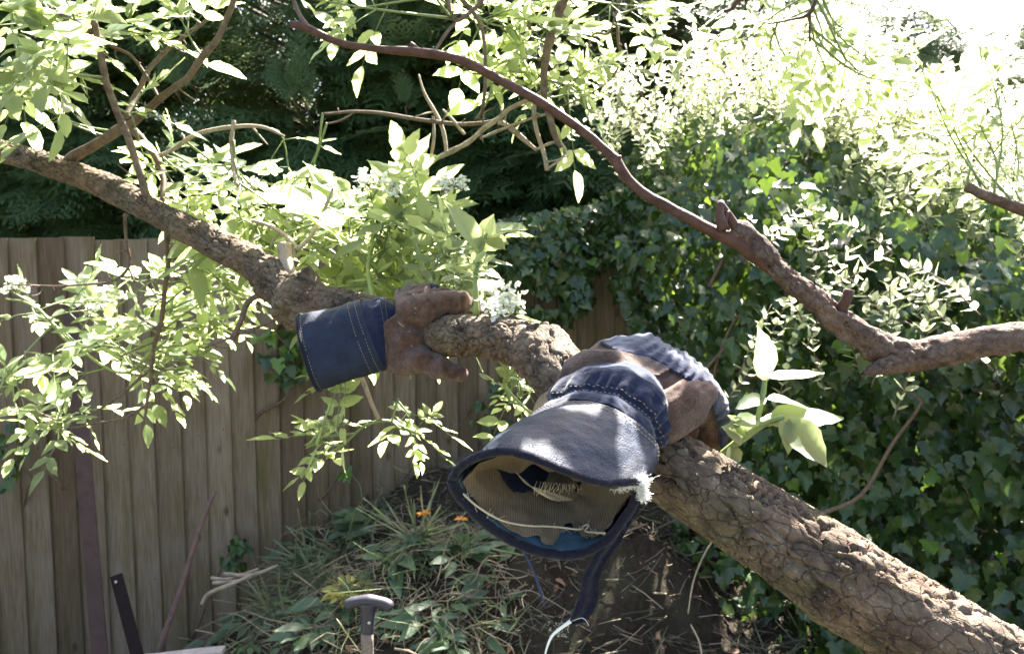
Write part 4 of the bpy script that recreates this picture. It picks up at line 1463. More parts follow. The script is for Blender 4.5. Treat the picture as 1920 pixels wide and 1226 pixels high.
    for k in range(26):
        u = k / 25
        a = P(1010 + 75 * u + random.gauss(0, 2), 902 + 6 * u, .62); b = P(1002 + 85 * u, 926 - 8 * u + random.gauss(0, 3), .618)
        J.add_tube(np.array([a, (a + b) / 2 + rng.normal(0, .001, 3), b]), .00022, 3)
    for k in range(14):
        a = P(965 + 3 * k, 882 + 3 * k, .628); b = P(1010 + 5 * k, 915 + 1.6 * k, .622)
        J.add_tube(spline([a, (a + b) / 2 + np.array([0, 0, -.004]), b], 8), .0002, 3)
    tag(J.build("pulled_thread", M['thread'], g), kind="stuff")
    # binding round the rim, sagging away along the bottom
    rp = A.copy()
    V, F, sc = tube(np.vstack([rp, rp[:3]]), np.interp(np.arange(nseg + 3) / nseg, [0, .05, .5, .56, .75, .95, 1.1], [.0042, .0034, .0028, .0036, .0036, .0046, .0042]), 12,
                    lambda s: 0.0008 * fbm(s * 220, 3, 3))
    mesh_obj("binding", V, F, M['binding'], cuff, True, {"co_str": sc})
    # torn strip of binding hanging from the right corner
    strip = spline([P(1196, 915, .592), P(1186, 950, .598), P(1160, 1000, .604), P(1128, 1045, .607), P(1108, 1085, .61), P(1104, 1120, .612), P(1090, 1150, .612), P(1066, 1168, .612)], 60)
    wid = np.interp(np.arange(60) / 59, [0, .3, .6, .8, .92, 1], [.0035, .0045, .0055, .0078, .0065, .001])
    T, Nn, Bn = frames(strip)
    side = np.array([nrm(np.cross(t, FWD)) for t in T])
    wob = 0.0015 * fbm(strip * 120, 4, 3)
    rows = []
    for k, u in enumerate(np.linspace(-1, 1, 9)):
        rows.append(strip + side * (wid * u)[:, None] + FWD * (0.002 * math.sin(u * 3) + wob)[:, None] * (1 if True else 0))
    G = np.array(rows).transpose(1, 0, 2)
    back = G + FWD * 0.0012
    V = np.concatenate([G, back[:, ::-1]], 1)
    mesh_obj("hanging_strip", V.reshape(-1, 3), grid_faces(60, 18, True), M['binding'], g, True)
    J = Join()
    J.add_tube(spline([P(1070, 1164, .611), P(1050, 1178, .611), P(1035, 1192, .611), P(1026, 1212, .611), P(1019, 1240, .611)], 30), np.linspace(.0016, .0005, 30), 6)
    J.add_tube(spline([P(1062, 1168, .611), P(1048, 1180, .611), P(1036, 1190, .611), P(1028, 1204, .611)], 20), .0007, 5)
    for _ in range(50):
        a = P(1068 - 40 * random.random(), 1164 + 30 * random.random() * 1.0, .611)
        J.add_tube(np.array([a, a + rng.normal(0, .0016, 3)]), .0001, 3)
    J.add_tube(spline([P(1072, 1164, .611), P(1090, 1158, .61), P(1098, 1162, .61), P(1104, 1172, .61)], 12), .0002, 3)
    tag(J.build("white_thread", M['white_thread'], g), kind="stuff")
    # blue loose end
    V, F, sc = tube(spline([P(968, 1016, .607), P(985, 1040, .607), P(1002, 1075, .607), P(1014, 1110, .607), P(1022, 1138, .607)], 40), np.interp(np.arange(40) / 39, [0, .2, .8, 1], [.0018, .0009, .0011, .0003]), 6)
    mesh_obj("loose_blue_thread", V, F, M['blue_thread'], g, True)
    V, F, sc = tube(spline([P(1022, 1136, .607), P(1014, 1128, .607), P(1008, 1116, .607)], 12), .0003, 4)
    # white fray at the right corner
    J = Join()
    for _ in range(800):
        u = random.random()
        a = P(1150 + 55 * u + random.gauss(0, 4), 912 - 8 * u + random.gauss(0, 3), .586)
        J.add_tube(np.array([a, a + np.array([random.gauss(.001, .0026), random.gauss(0, .002), random.gauss(0.0004, .0022)])]), .00013, 3)
    for _ in range(460):
        a = P(1203 + random.gauss(0, 4), 905 + 32 * random.random(), .588)
        J.add_tube(np.array([a, a + np.array([random.gauss(.0012, .0022), random.gauss(0, .002), random.gauss(-.001, .002)])]), .00013, 3)
    for _ in range(50):
        a = P(1195 + random.gauss(0, 5), 902, .588)
        J.add_tube(np.array([a, a + np.array([random.gauss(.005, .003), 0, random.gauss(.004, .003)])]), .0001, 3)
    tag(J.build("white_fray", M['white_thread'], g), kind="stuff")
    # lint along the binding
    AN = (N[0] * 1.0)
    sel = rng.choice(nseg, 420)
    fuzz("binding_lint", [(A[i] + AN[i] * .003, AN[i]) for i in sel], M['denim_fuzzy'], g, .0035, .00013)
    dashes([np.roll(R[k] + N[k] * .0004, nseg // 4, 0) for k in (62, 66)], M['stitch'], cuff, .0003, 74, .6)
    # gathered wrist
    th = np.arange(nseg) / nseg * 2 * math.pi
    W = []
    for t in np.linspace(-0.08, 1, 90):
        if t < 0.6:
            u = (t + 0.08) / 0.68; r = B * (1 - u) + C * u
        else:
            u = (t - 0.6) / 0.4; r = C * (1 - u) + D * u
        c = r.mean(0)
        pinch = 0.075 * math.exp(-((t - 0.16) / 0.07) ** 2)
        gather = 0.045 * math.exp(-((t - 0.33) / 0.15) ** 2)
        k = 0.975 - 0.06 * sstep(.55, .8, t) - pinch + gather * np.sin(th * 21 + 2.2 * np.sin(th * 4 + 1) + 2.5 * t) + 0.02 * np.sin(th * 8 + 3 * t) + 0.05 * math.exp(-((t - .5) / .2) ** 2)
        W.append(c + (r - c) * k[:, None])
    W = np.array(W)
    WN = ring_normals(W)
    W = W + WN * (0.001 * fbm(W * 90, 83, 3))[..., None]
    ew = loft("elastic_wrist", W, M['denim'], g)
    dashes([np.roll(W[k] + WN[k] * .0005, nseg // 4, 0) for k in (20, 26)], M['stitch'], ew, .00026, 70, .5)
    # hand
    S = Sdf(P(1020, 870, .72) - np.array([0, .06, 0]), P(1390, 590, .72) + np.array([0.0, .20, 0]), 0.0017)
    p = S.p
    H = capsule_sdf(p, P(1125, 728, .745), P(1205, 702, .775), .030, .031)
    H = smin(H, capsule_sdf(p, P(1185, 760, .73), P(1262, 735, .755), .030, .030), .02)
    fingers = [
        [(1098, 702, .765, .018), (1140, 668, .79, .0185), (1172, 672, .83, .018), (1185, 720, .865, .016), (1170, 775, .87, .014)],
        [(1160, 690, .765, .021), (1205, 668, .795, .0195), (1240, 685, .835, .018), (1250, 740, .86, .016), (1235, 795, .86, .014)],
        [(1215, 712, .755, .021), (1265, 698, .785, .0190), (1298, 722, .815, .0175), (1305, 775, .835, .016), (1290, 825, .83, .014)],
        [(1255, 745, .74, .021), (1308, 742, .755, .0185), (1336, 775, .775, .0165), (1340, 808, .785, .0155), (1332, 832, .785, .014)],
    ]
    for f in fingers: H = smin(H, chain_sdf(p, f), .008)
    thumb = [(1248, 772, .695, .0195), (1290, 748, .70, .0165), (1322, 738, .712, .0120)]
    th2 = capsule_sdf(p, P(1252, 800, .70), P(1300, 772, .712), .013, .013)
    TH = smin(chain_sdf(p, thumb), th2, .012)
    for Q_ in (H, TH):
        mk = np.abs(Q_) < 0.010
        pm = p[mk]
        Q_[mk] += 0.0011 * vnoise(pm * 50, 13) + 0.0007 * vnoise(pm * 130, 14) + 0.0013 * np.sin(S.x[mk] * 0.22 + S.y[mk] * .30 + 3 * vnoise(pm * 35, 15)) * sstep(0, .6, vnoise(pm * 20, 18))
    # clear of the gathered wrist
    S.mesh("hand", H, M['suede'], g)
    S.mesh("thumb", TH, M['suede'], g)
    px = .75 / F_PX
    blue = poly_sdf(S.x, S.y, [(1122, 640), (1140, 636), (1175, 620), (1260, 620), (1330, 660), (1380, 740), (1385, 870), (1352, 850), (1348, 815), (1338, 775), (1325, 745), (1290, 712), (1250, 690), (1215, 672), (1160, 660)]) * px
    S.mesh("back_fabric", np.maximum(np.maximum(H - 0.0042, -(H + .003)), blue), M['denim_fuzzy'], g)
    strap = poly_sdf(S.x, S.y, [(1035, 730), (1060, 675), (1095, 655), (1150, 655), (1215, 668), (1260, 690), (1235, 705), (1200, 700), (1180, 694), (1165, 700), (1120, 690), (1085, 700), (1050, 722)]) * px
    Hs = np.minimum(H, capsule_sdf(p, P(1060, 712, .735), P(1130, 682, .745), .012, .020))
    S.mesh("knuckle_strap", np.maximum(np.maximum(Hs - 0.0042, -(Hs + .003)), strap), M['suede_pale'], g)
    return g


right_glove()

# ------------------------------------------------------------------ conifers behind the fence
def conifer(base, label, x0, x1, yf, z0, z1, depth, count, height, nparts, size=(0.34, 0.56), seed=0, sprigs=()):
    """a clipped conifer: limbs from the trunk end in fans of drooping sprays, densest at the lit face"""
    r = np.random.default_rng(seed)
    t = thing("conifer_tree", base, label, "tree", "conifers behind the fence")
    base = np.array(base)
    path = spline([base, base + [0.06, 0.02, height * .5], base + [0, 0.04, height]], 40)
    V, F, sc = tube(path, np.linspace(.10, .015, 40), 12, lambda s: 0.006 * fbm(s * 14, 3, 3))
    mesh_obj("trunk", V, F, M['ivy_stem'], t, True, {"co_str": sc})
    fol = Foliage(SPRAY_V, M['conifer'], "spray")
    limbs = Join()
    for _ in range(count // 8):
        x, z = r.uniform(x0, x1), z0 + (z1 - z0) * r.random()
        y = yf + depth * r.random() ** 1.3 + .16 * n2(x * 2.2 + 3, z * 2.6) + .12 * n2(x * 5, z * 6 + 4)
        c = np.array([x, y, z])
        out = nrm(np.array([(x - base[0]) * .35, -1.0, 0.0]))
        ax = path[int(np.clip((z - base[2] - 0.25) / height, 0, 1) * 39)]
        if r.random() < 0.5: limbs.add_tube(spline([ax, (ax + c) / 2 + [0, 0, .08], c + [0, .05, 0]], 6), np.linspace(.018, .005, 6), 5)
        sidev = np.array([-out[1], out[0], 0])
        sw = r.choice([-1, 1]) * r.uniform(.2, 1.0)
        for k in range(8):
            q = c + r.normal(0, 1, 3) * np.array([.16, .07, .045])
            d = out * r.uniform(.25, .8) + sidev * (sw + r.normal(0, .35)) + np.array([0, 0, r.normal(-.12, .14)])
            nn = np.array([0, 0, 1.0]) + out * r.uniform(0.3, 1.1) + r.normal(0, .22, 3)
            fol.put(q, d, nn, r.uniform(*size), int(r.integers(len(SPRAY_V))))
    for px, py, dd, sz in sprigs:                   # new growth standing out of the face into the sun
        c = P(px, py, dd)
        for k in range(5):
            fol.put(c + r.normal(0, .02, 3), np.array([r.normal(0, .35), r.normal(-.25, .2), 1.0]), np.array([r.normal(0, .5), -1.0, .3]), sz * r.uniform(.6, 1.1), int(r.integers(len(SPRAY_V))))
        limbs.add_tube(spline([c, c + [0, .25, -.12], c + [.02, .6, -.2]], 8), np.linspace(.004, .01, 8), 5)
    for _ in range(int(count * .22)):
        x, z = r.uniform(x0, x1), r.uniform(z0, z1)
        q = np.array([x, yf + depth + r.uniform(.1, .7), z])
        fol.put(q, np.array([r.normal(0, .8), -.4, r.normal(-.1, .3)]), np.array([r.normal(0, .3), -.9, .7]), r.uniform(.5, .85), int(r.integers(len(SPRAY_V))))
    fol.finish(t, nparts, "spray_mass")
    tag(limbs.build("limb", M['ivy_stem'], t), kind="stuff")
    return t


conifer((-3.2, 5.7, 0), "dark conifer whose drooping sprays rise over the fence's bare pale stretch", -4.6, -2.2, 4.75, 1.35, 3.75, .7, 1300, 4.6, 90, seed=1, sprigs=[(325, 165, 4.35, .2), (355, 150, 4.4, .16), (250, 90, 4.4, .2)])
conifer((-1.3, 5.7, 0), "dark conifer rising behind the middle of the fence over the elder's flowering shoots", -2.5, -.45, 4.75, 1.35, 3.75, .7, 1300, 4.6, 110, seed=2, sprigs=[(568, 185, 4.3, .30), (545, 175, 4.3, .2), (720, 60, 4.4, .2), (640, 60, 4.4, .18), (760, 200, 4.4, .15)])
conifer((0.45, 5.8, 0), "dark conifer standing between the fence and the ivy's left end", -.7, 1.15, 4.85, 1.4, 3.75, .7, 1200, 4.6, 100, seed=3, sprigs=[(800, 75, 4.5, .2), (880, 60, 4.5, .2)])
conifer((1.75, 6.3, 0), "shady conifer with open grey inner twigs rising behind the ivy-clad bank", 1.0, 2.2, 5.6, 1.8, 4.2, .7, 520, 4.8, 60, seed=4)
conifer((4.3, 7.6, 0), "pale sunlit conifer in the distance beyond the pale-coloured privet", 3.3, 5.4, 7.0, 2.6, 3.95, .8, 330, 3.6, 50, (0.40, .62), seed=5)

# ------------------------------------------------------------------ ivy
def ivy(name, label, base, zone_fn, count, nparts, young=0.0, stems=14, size=(.042, .068), inner=0):
    t = thing(name, base, label, "ivy")
    f1 = Foliage(IVY_V, M['ivy_leaf'], "leaf")
    f2 = Foliage(IVY_V, M['ivy_young'], "young_leaf")
    st = Join()
    for _ in range(count):
        x, y, d, back = zone_fn()
        c = P(x, y, d)
        dn = np.array([random.gauss(0, .45), random.gauss(-.25, .3), random.gauss(-.8, .35)])
        nn = np.array([random.gauss(0, .42), random.gauss(-.85, .35), random.gauss(.55, .35)])
        s = random.uniform(*size) * (0.8 if random.random() < .3 else 1)
        fo = f2 if (random.random() < young) else f1
        fo.put(c, dn, nn, s)
        if random.random() < .12:
            e = c + np.array([random.gauss(0, .03), random.uniform(.02, .08), random.uniform(.0, .05)])
            st.add_tube(np.array([c, (c + e) / 2 + [0, 0, .008], e]), [.0009, .0011, .0013], 3)
    for _ in range(stems):
        x, y, d, back = zone_fn()
        a = P(x, y, d + .03)
        pts = [a]
        for k in range(5):
            pts.append(pts[-1] + np.array([random.gauss(0, .06), random.gauss(0.01, .03), random.gauss(-.09, .07)]))
        st.add_tube(spline(pts, 20), np.linspace(.003, .006, 20) * random.uniform(.6, 1.6), 6)
    if inner:  # big plain leaves added behind the ivy face to block the sun
        f3 = Foliage(SUN_BLOCK_V, M['ivy_leaf'], "inner_leaf")
        for _ in range(inner):
            x, y, d, back = zone_fn()
            f3.put(P(x, y + 10, d + random.uniform(.25, .75)), np.array([random.gauss(0, .5), random.gauss(-.2, .4), -.8]), np.array([random.gauss(0, .5), random.gauss(-.8, .3), random.gauss(.6, .4)]), random.uniform(.08, .12))
        f3.finish(t, 0, "inner_leaf_mass")
    f1.finish(t, nparts, "leaf_mass")
    f2.finish(t, max(0, min(60, 300 - nparts)), "young_leaf_mass")
    if st.n: tag(st.build("stem", M['ivy_stem'], t), kind="stuff")
    return t


def fence_d(px):
    k = (px - 960) / F_PX
    y = FA / (1 - FB * k)
    return y * math.cos(PITCH) + 0.02


def zone_mid():
    while True:
        x = random.uniform(905, 1260)
        top = np.interp(x, [905, 940, 1000, 1100, 1180, 1260], [470, 415, 400, 385, 330, 300])
        bot = np.interp(x, [905, 940, 1000, 1060, 1120, 1180, 1230, 1260], [500, 560, 590, 605, 560, 520, 620, 700])
        y = random.uniform(top, bot)
        n = n2(x / 45, y / 45)
        if y > bot - 50 and n < 0.0: continue
        back = random.random() ** 1.5
        d = fence_d(x) - 0.05 - 0.28 * (1 - back) - 0.06 * n - .25 * sstep(1120, 1260, x)
        return x, y, d, back


ivy("ivy_plant", "glossy ivy tumbling over the fence top beside the dark conifer", P(1050, 1100, 3.5) * np.array([1, 1, 0]), zone_mid, 1500, 220, .03, 8, inner=250)


def bank_d(x, y):
    d = np.interp(x, [1180, 1260, 1350, 1500, 1700, 1920, 2200], [3.25, 3.0, 2.65, 2.45, 2.3, 2.1, 1.95])
    d += 0.22 * n2(x / 150 + 3, y / 130) + .10 * n2(x / 55, y / 50 + 9)
    top = np.interp(x, [1150, 1250, 1400, 1550, 1700, 1920, 2200], [330, 240, 205, 235, 300, 420, 450])
    d += 0.5 * float(sstep(top + 150, top, y))
    return d, top


def zone_bank():
    while True:
        x = random.uniform(1165, 2150)
        top0 = np.interp(x, [1150, 1250, 1400, 1550, 1700, 1920, 2200], [330, 240, 205, 235, 300, 420, 450])
        bot = np.interp(x, [1165, 1215, 1260, 1330, 2200], [560, 700, 1000, 1330, 1400])
        y = random.uniform(top0 - 15, bot)
        n = n2(x / 60 + 7, y / 55 + 2)
        back = random.random()
        if back < .55 and n < -0.30: continue
        d, top = bank_d(x, y)
        return x, y, d + 0.42 * back ** 1.6, back


ivy("ivy_bank", "thick dark ivy bank filling the side of the garden behind the bare limb", P(1600, 1226, 2.3) * np.array([1, 1, 0]), zone_bank, 6000, 240, .05, 40, inner=4200)


def spot_zone(cx, cy, rx, ry, dd):
    def f():
        a, r = random.uniform(0, 6.28), math.sqrt(random.random())
        x = cx + rx * r * math.cos(a)
        return x, cy + ry * r * math.sin(a), fence_d(x) - random.uniform(.02, dd), 0
    return f


ivy("ivy_sprig", "small ivy cluster clinging to the fence boards below the first glove's cuff", P(540, 720, fence_d(540)), spot_zone(540, 650, 62, 62, .12), 55, 55, .25, 3, (.05, .075))
ivy("ivy_sprig", "few ivy leaves at the pale end of the fence under the elder leaves", P(15, 860, fence_d(15)), spot_zone(10, 850, 40, 60, .10), 22, 22, .1, 2)
ivy("ivy_sprig", "tiny ivy shoot alone on the bare boards above the heap", P(640, 885, fence_d(640)), spot_zone(642, 885, 14, 8, .04), 5, 5, 1.0, 1, (.04, .055))
ivy("ivy_sprig", "little dark ivy tuft at the foot of the fence beside the dead sticks", P(445, 1050, fence_d(445)), spot_zone(445, 1035, 26, 36, .08), 26, 26, .1, 2, (.035, .05))
ivy("ivy_sprig", "sparse ivy on the shaded boards beside the open cuff", P(930, 780, fence_d(930)), spot_zone(925, 775, 45, 60, .08), 26, 26, .05, 4, (.035, .055))

# ------------------------------------------------------------------ privet, sun glare in its leaf colour, over the ivy bank
def privet(name, label, base, spans, nshoot, nparts, leafs=(.022, .038)):
    t = thing(name, base, label, "shrub")
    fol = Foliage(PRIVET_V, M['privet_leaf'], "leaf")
    st = Join()
    for _ in range(nshoot):
        s = random.choices(spans, [q[6] for q in spans])[0]
        x, y = random.uniform(s[0], s[1]), random.uniform(s[2], s[3])
        d = random.uniform(s[4], s[5])
        tip = P(x, y, d)
        ln = random.uniform(.14, .34)
        dv = nrm([random.gauss(-.1, .5), random.gauss(-.3, .4), random.gauss(.75, .35)])
        b0 = tip - dv * ln - np.array([0, 0, .03])
        pp = spline([b0, (b0 + tip) / 2 + rng.normal(0, .015, 3), tip], 14)
        st.add_tube(pp, np.linspace(.0024, .0010, 14), 4)
        n = int(ln / .022)
        for i in range(n):
            t_ = .15 + .85 * i / n
            j = int(t_ * 13)
            tg = nrm(pp[min(13, j + 1)] - pp[max(0, j - 1)])
            a = nrm(np.cross(tg, [.4, .1, 1])); b = np.cross(tg, a)
            ang = i * 1.57 + random.gauss(0, .3)
            for sg in (-1, 1):
                o = (a * math.cos(ang) + b * math.sin(ang)) * sg
                fol.put(pp[j], o + tg * .6 + rng.normal(0, .2, 3), np.array([0, -.2, 1.0]) + tg * .3 + rng.normal(0, .3, 3), random.uniform(*leafs))
    for _ in range(8 if nshoot > 100 else 0):
        s = random.choice(spans)
        a = P(random.uniform(s[0], s[1]), s[3] + 60, s[5])
        pts = [a]
        for k in range(4): pts.append(pts[-1] + np.array([random.gauss(-.02, .08), random.gauss(-.03, .05), random.uniform(.04, .14)]))
        st.add_tube(spline(pts, 16), np.linspace(.008, .003, 16), 6)
    fol.finish(t, nparts, "leaf_mass", 7)
    tag(st.build("stem", M['twig'], t), kind="stuff")
    return t


privet("privet_shrub", "privet shrub with sun glare coloured into its leaves, sprawling over the top of the ivy bank", P(1500, 1226, 3.2) * np.array([1, 1, 0]),
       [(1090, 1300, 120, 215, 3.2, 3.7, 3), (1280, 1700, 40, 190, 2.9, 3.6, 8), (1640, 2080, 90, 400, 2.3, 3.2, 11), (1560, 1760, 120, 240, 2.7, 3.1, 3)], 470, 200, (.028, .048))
privet("privet_seedling", "slender upright privet seedlings catching sun in front of the ivy bank below its crest", P(1520, 640, 2.35),
       [(1490, 1540, 340, 440, 2.1, 2.3, 1), (1560, 1830, 450, 550, 1.95, 2.2, 3), (1440, 1560, 540, 600, 2.1, 2.3, .6)], 26, 120, (.026, .042))

# ------------------------------------------------------------------ compost heap: pulled weeds, litter
def on_heap(px, py, lift=0.0):
    ds = np.arange(1.5, 4.2, .02)
    q = np.array([P(px, py, d) for d in ds])
    hit = np.nonzero(q[:, 2] < heap_h(q[:, 0], q[:, 1]))[0]
    return (q[hit[0]] if len(hit) else P(px, py, 3.4)) + np.array([0, 0, lift])


WEED_V = leaflet_variants(5, 0.20, 0.006, 7, 10)
BLADE_V = leaflet_variants(4, 0.022, 0.0, 8, 5)


def weed(q, label, group, size, nleaf, mat='weed_leaf'):
    t = thing("pulled_weed", q, label, "weed", group)
    f = Foliage(WEED_V, M[mat], "leaf")
    J = Join()
    for _ in range(nleaf):
        a = random.uniform(0, 6.28)
        d = np.array([math.cos(a), math.sin(a) - .25, random.uniform(-.1, .65)])
        st = random.uniform(.02, .07)
        b = q + nrm(d) * st + np.array([0, 0, .02])
        J.add_tube(np.array([q, (q + b) / 2 + [0, 0, .01], b]), .0014, 4)
        f.put(b, d + [0, 0, -.25], np.array([0, -.4, 1.0]) + rng.normal(0, .35, 3), size * random.uniform(.6, 1.15))
    f.finish(t, 300, minpx=0)
    J.build("stalk", M['stalk'], t)


weed_px = [(380, 1190), (420, 1150), (455, 1195), (500, 1130), (520, 1080), (560, 1050), (600, 1030), (560, 1150), (600, 1200), (660, 1000), (700, 985), (740, 1000), (690, 1030), (620, 1090), (740, 1060), (790, 1090), (760, 1150), (800, 1190),
           (740, 1205), (840, 1150), (870, 1050), (560, 1215), (480, 1225), (650, 1150), (830, 1215), (900, 1190), (410, 1215)]
for k in range(34):
    while True:
        x, y = random.uniform(360, 960), random.uniform(985, 1226)
        if y > np.interp(x, [360, 480, 560, 700, 960], [1190, 1100, 1030, 985, 1060]): break
    weed_px.append((x, y)) if k % 2 else None
for k, (x, y) in enumerate(weed_px):
    x += random.gauss(0, 6); y += random.gauss(0, 6)
    sz = k % 3
    weed(on_heap(x, y, .01), ["small-leaved pulled weed wilting on the compost heap", "pulled weed with middling leaves wilting on the compost heap", "pulled broad-leaved weed with long leaves wilting on the compost heap"][sz],
         ["small pulled weeds on the heap", "middling pulled weeds on the heap", "large pulled weeds on the heap"][sz], [random.uniform(.05, .07), random.uniform(.08, .10), random.uniform(.12, .145)][sz], random.randint(6, 12))
weed(on_heap(690, 985, .02), "large flat dock leaves lying near the heap's crest", None, .20, 4)
weed(on_heap(655, 1150, .05), "yellowed feathery weed slumped beside the spade handle", None, .045, 70, 'yellow_leaf')


def grass_tuft(q):
    t = thing("grass_tuft", q, "uprooted grass tuft with pale stringy roots on the compost heap", "grass", "uprooted grass on the heap")
    f = Foliage(BLADE_V, M['grass'], "blade")
    for _ in range(70):
        d = np.array([random.gauss(0, .7), random.gauss(-.5, .5), random.gauss(.1, .6)])
        f.put(q + rng.normal(0, .015, 3), d, rng.normal(0, 1, 3), random.uniform(.10, .26))
    f.finish(t, 0, "blade_mass")
    J = Join()
    for _ in range(26):
        pts = [q]
        v = np.array([random.gauss(0, .03), random.gauss(-.03, .03), random.gauss(.0, .03)])
        for k in range(4):
            pts.append(pts[-1] + v); v = v + np.array([random.gauss(0, .02), random.gauss(0, .015), -.018])
        J.add_tube(spline(pts, 10), np.linspace(.0012, .0005, 10), 3)
    tag(J.build("root", M['straw'], t), kind="stuff")


for x, y in [(575, 1040), (595, 1080), (560, 1110), (610, 1120), (640, 1060), (520, 1160), (780, 1030)]: grass_tuft(on_heap(x, y, .04))


def marigold(px, py, label):
    q = on_heap(px, py, .05)
    t = thing("marigold", q, label, "flower")
    c = q + np.array([0, 0, .10])
    J = Join(); J.add_tube(spline([q, q + [0.03, -.02, .06], c], 10), .003, 6)
    J.add_tube(spline([q, q + [.10, -.02, .0], q + [.22, -.03, -.02]], 14), .0034, 6)
    J.add_tube(spline([q, q + [-.05, -.02, -.06], q + [-.10, -.04, -.14]], 14), .003, 6)
    J.build("stem", M['stalk'], t)
    f = Foliage(leaflet_variants(3, .17, 0, 9, 6), M['orange_petal'], "petal")
    for k in range(16):
        a = k * .393
        f.put(c, np.array([math.cos(a), math.sin(a) * .8 - .3, .2 + random.gauss(0, .15)]), np.array([0, -.4, 1.0]), random.uniform(.022, .032))
    f.finish(t, 300, minpx=0)
    g = Foliage(WEED_V, M['weed_leaf'], "leaf")
    for k in range(5):
        g.put(q + rng.normal(0, .02, 3), np.array([random.gauss(0, .8), -.4, random.gauss(.1, .5)]), np.array([0, -.5, 1.0]) + rng.normal(0, .3, 3), random.uniform(.07, .11))
    g.finish(t, 300, minpx=0)


marigold(865, 1050, "wilting orange marigold laid on the bare top of the heap")
marigold(795, 1040, "rust-orange withered marigold among dry stalks on the heap")


def litter():
    J = Join()
    LX, LY = rng.uniform(-1.4, 1.9, 3600), rng.uniform(1.7, 3.9, 3600)
    LZ = heap_h(LX, LY)
    for X, Y, z in zip(LX, LY, LZ):
        a = random.uniform(0, 6.28); L = abs(random.gauss(.05, .04)) + .015
        v = np.array([math.cos(a), math.sin(a), random.gauss(.1, .35)]) * L
        q = np.array([X, Y, z + .004])
        r = random.uniform(.0006, .0016) if random.random() < .92 else random.uniform(.002, .004)
        J.add_tube(np.array([q, q + v * .5 + rng.normal(0, L * .08, 3), q + v]), r, 3)
    tag(J.build("straw_litter", M['straw']), "dry straw and stalk litter strewn over the heap", "litter", kind="stuff")
    t = thing("dead_leaf_litter", (0, 3, .6), "curled brown dead leaves scattered over the heap crest", "leaves")
    t["kind"] = "stuff"
    f = Foliage(WEED_V, M['dead_leaf'], "dead_leaf")
    LX, LY = rng.uniform(-1.0, 1.6, 420), rng.uniform(2.0, 3.75, 420)
    for X, Y, Z in zip(LX, LY, heap_h(LX, LY)):
        f.put(np.array([X, Y, Z + .012]), rng.normal(0, 1, 3) * np.array([1, 1, .35]), np.array([0, -.3, 1.0]) + rng.normal(0, .6, 3), random.uniform(.02, .055))
    f.finish(t, 60, "dead_leaf_mass", 5)


litter()


def tangle():
    J, K = Join(), Join()
    for i in range(420):
        while True:
            x, y = random.uniform(370, 1000), random.uniform(960, 1226)
            if y > np.interp(x, [360, 480, 560, 700, 1000], [1190, 1080, 1010, 960, 990]): break
        q = on_heap(x, y, .02 + .05 * random.random())
        v = np.array([random.gauss(0, 1), random.gauss(-.3, .8), random.gauss(.15, .6)]); v = nrm(v) * random.uniform(.02, .05)
        pts = [q]
        for k in range(5):
            pts.append(pts[-1] + v); v = v + rng.normal(0, .012, 3) - [0, 0, .006]
        (J if i % 3 else K).add_tube(spline(pts, 14), np.linspace(.0022, .0007, 14) * random.uniform(.5, 1.1), 4)
    tag(J.build("stem_tangle", M['straw']), "tangle of pale dry stems and roots among the pulled weeds", "stems", kind="stuff")
    tag(K.build("green_stem_tangle", M['stalk']), "tangle of limp green stems among the pulled weeds", "stems", kind="stuff")


tangle()


def dry_grass():
    t = thing("dry_grass", (0.2, 2.8, .5), "matted grey-green dry grass clippings over the heap", "grass")
    t["kind"] = "stuff"
    f = Foliage(BLADE_V, M['clipping'], "blade")
    X, Y = rng.uniform(-1.1, 1.5, 7000), rng.uniform(1.8, 3.75, 7000)
    k = fbm(np.stack([X * 3, Y * 3, X * 0], -1), 91, 3)
    Z = heap_h(X, Y)
    for x, y, z, w in zip(X, Y, Z, k):
        if w < -.25: continue
        f.put((x, y, z + .004 + .03 * random.random()), np.array([random.gauss(0, 1), random.gauss(-.3, .8), random.gauss(.15, .5)]), rng.normal(0, 1, 3), random.uniform(.05, .15))
    f.finish(t, 0, "blade_mass")


dry_grass()


def stick(pts, r, mat, label, name="dead_stick", group=None):
    p = spline(pts, 40)
    V, F, sc = tube(p, np.interp(np.arange(40) / 39, np.linspace(0, 1, len(r)), r), 8, lambda s: 0.0008 * fbm(s * 60, 3, 3))
    o = mesh_obj(name, V, F, M[mat], None, True, {"co_str": sc})
    return tag(o, label, "stick", group)


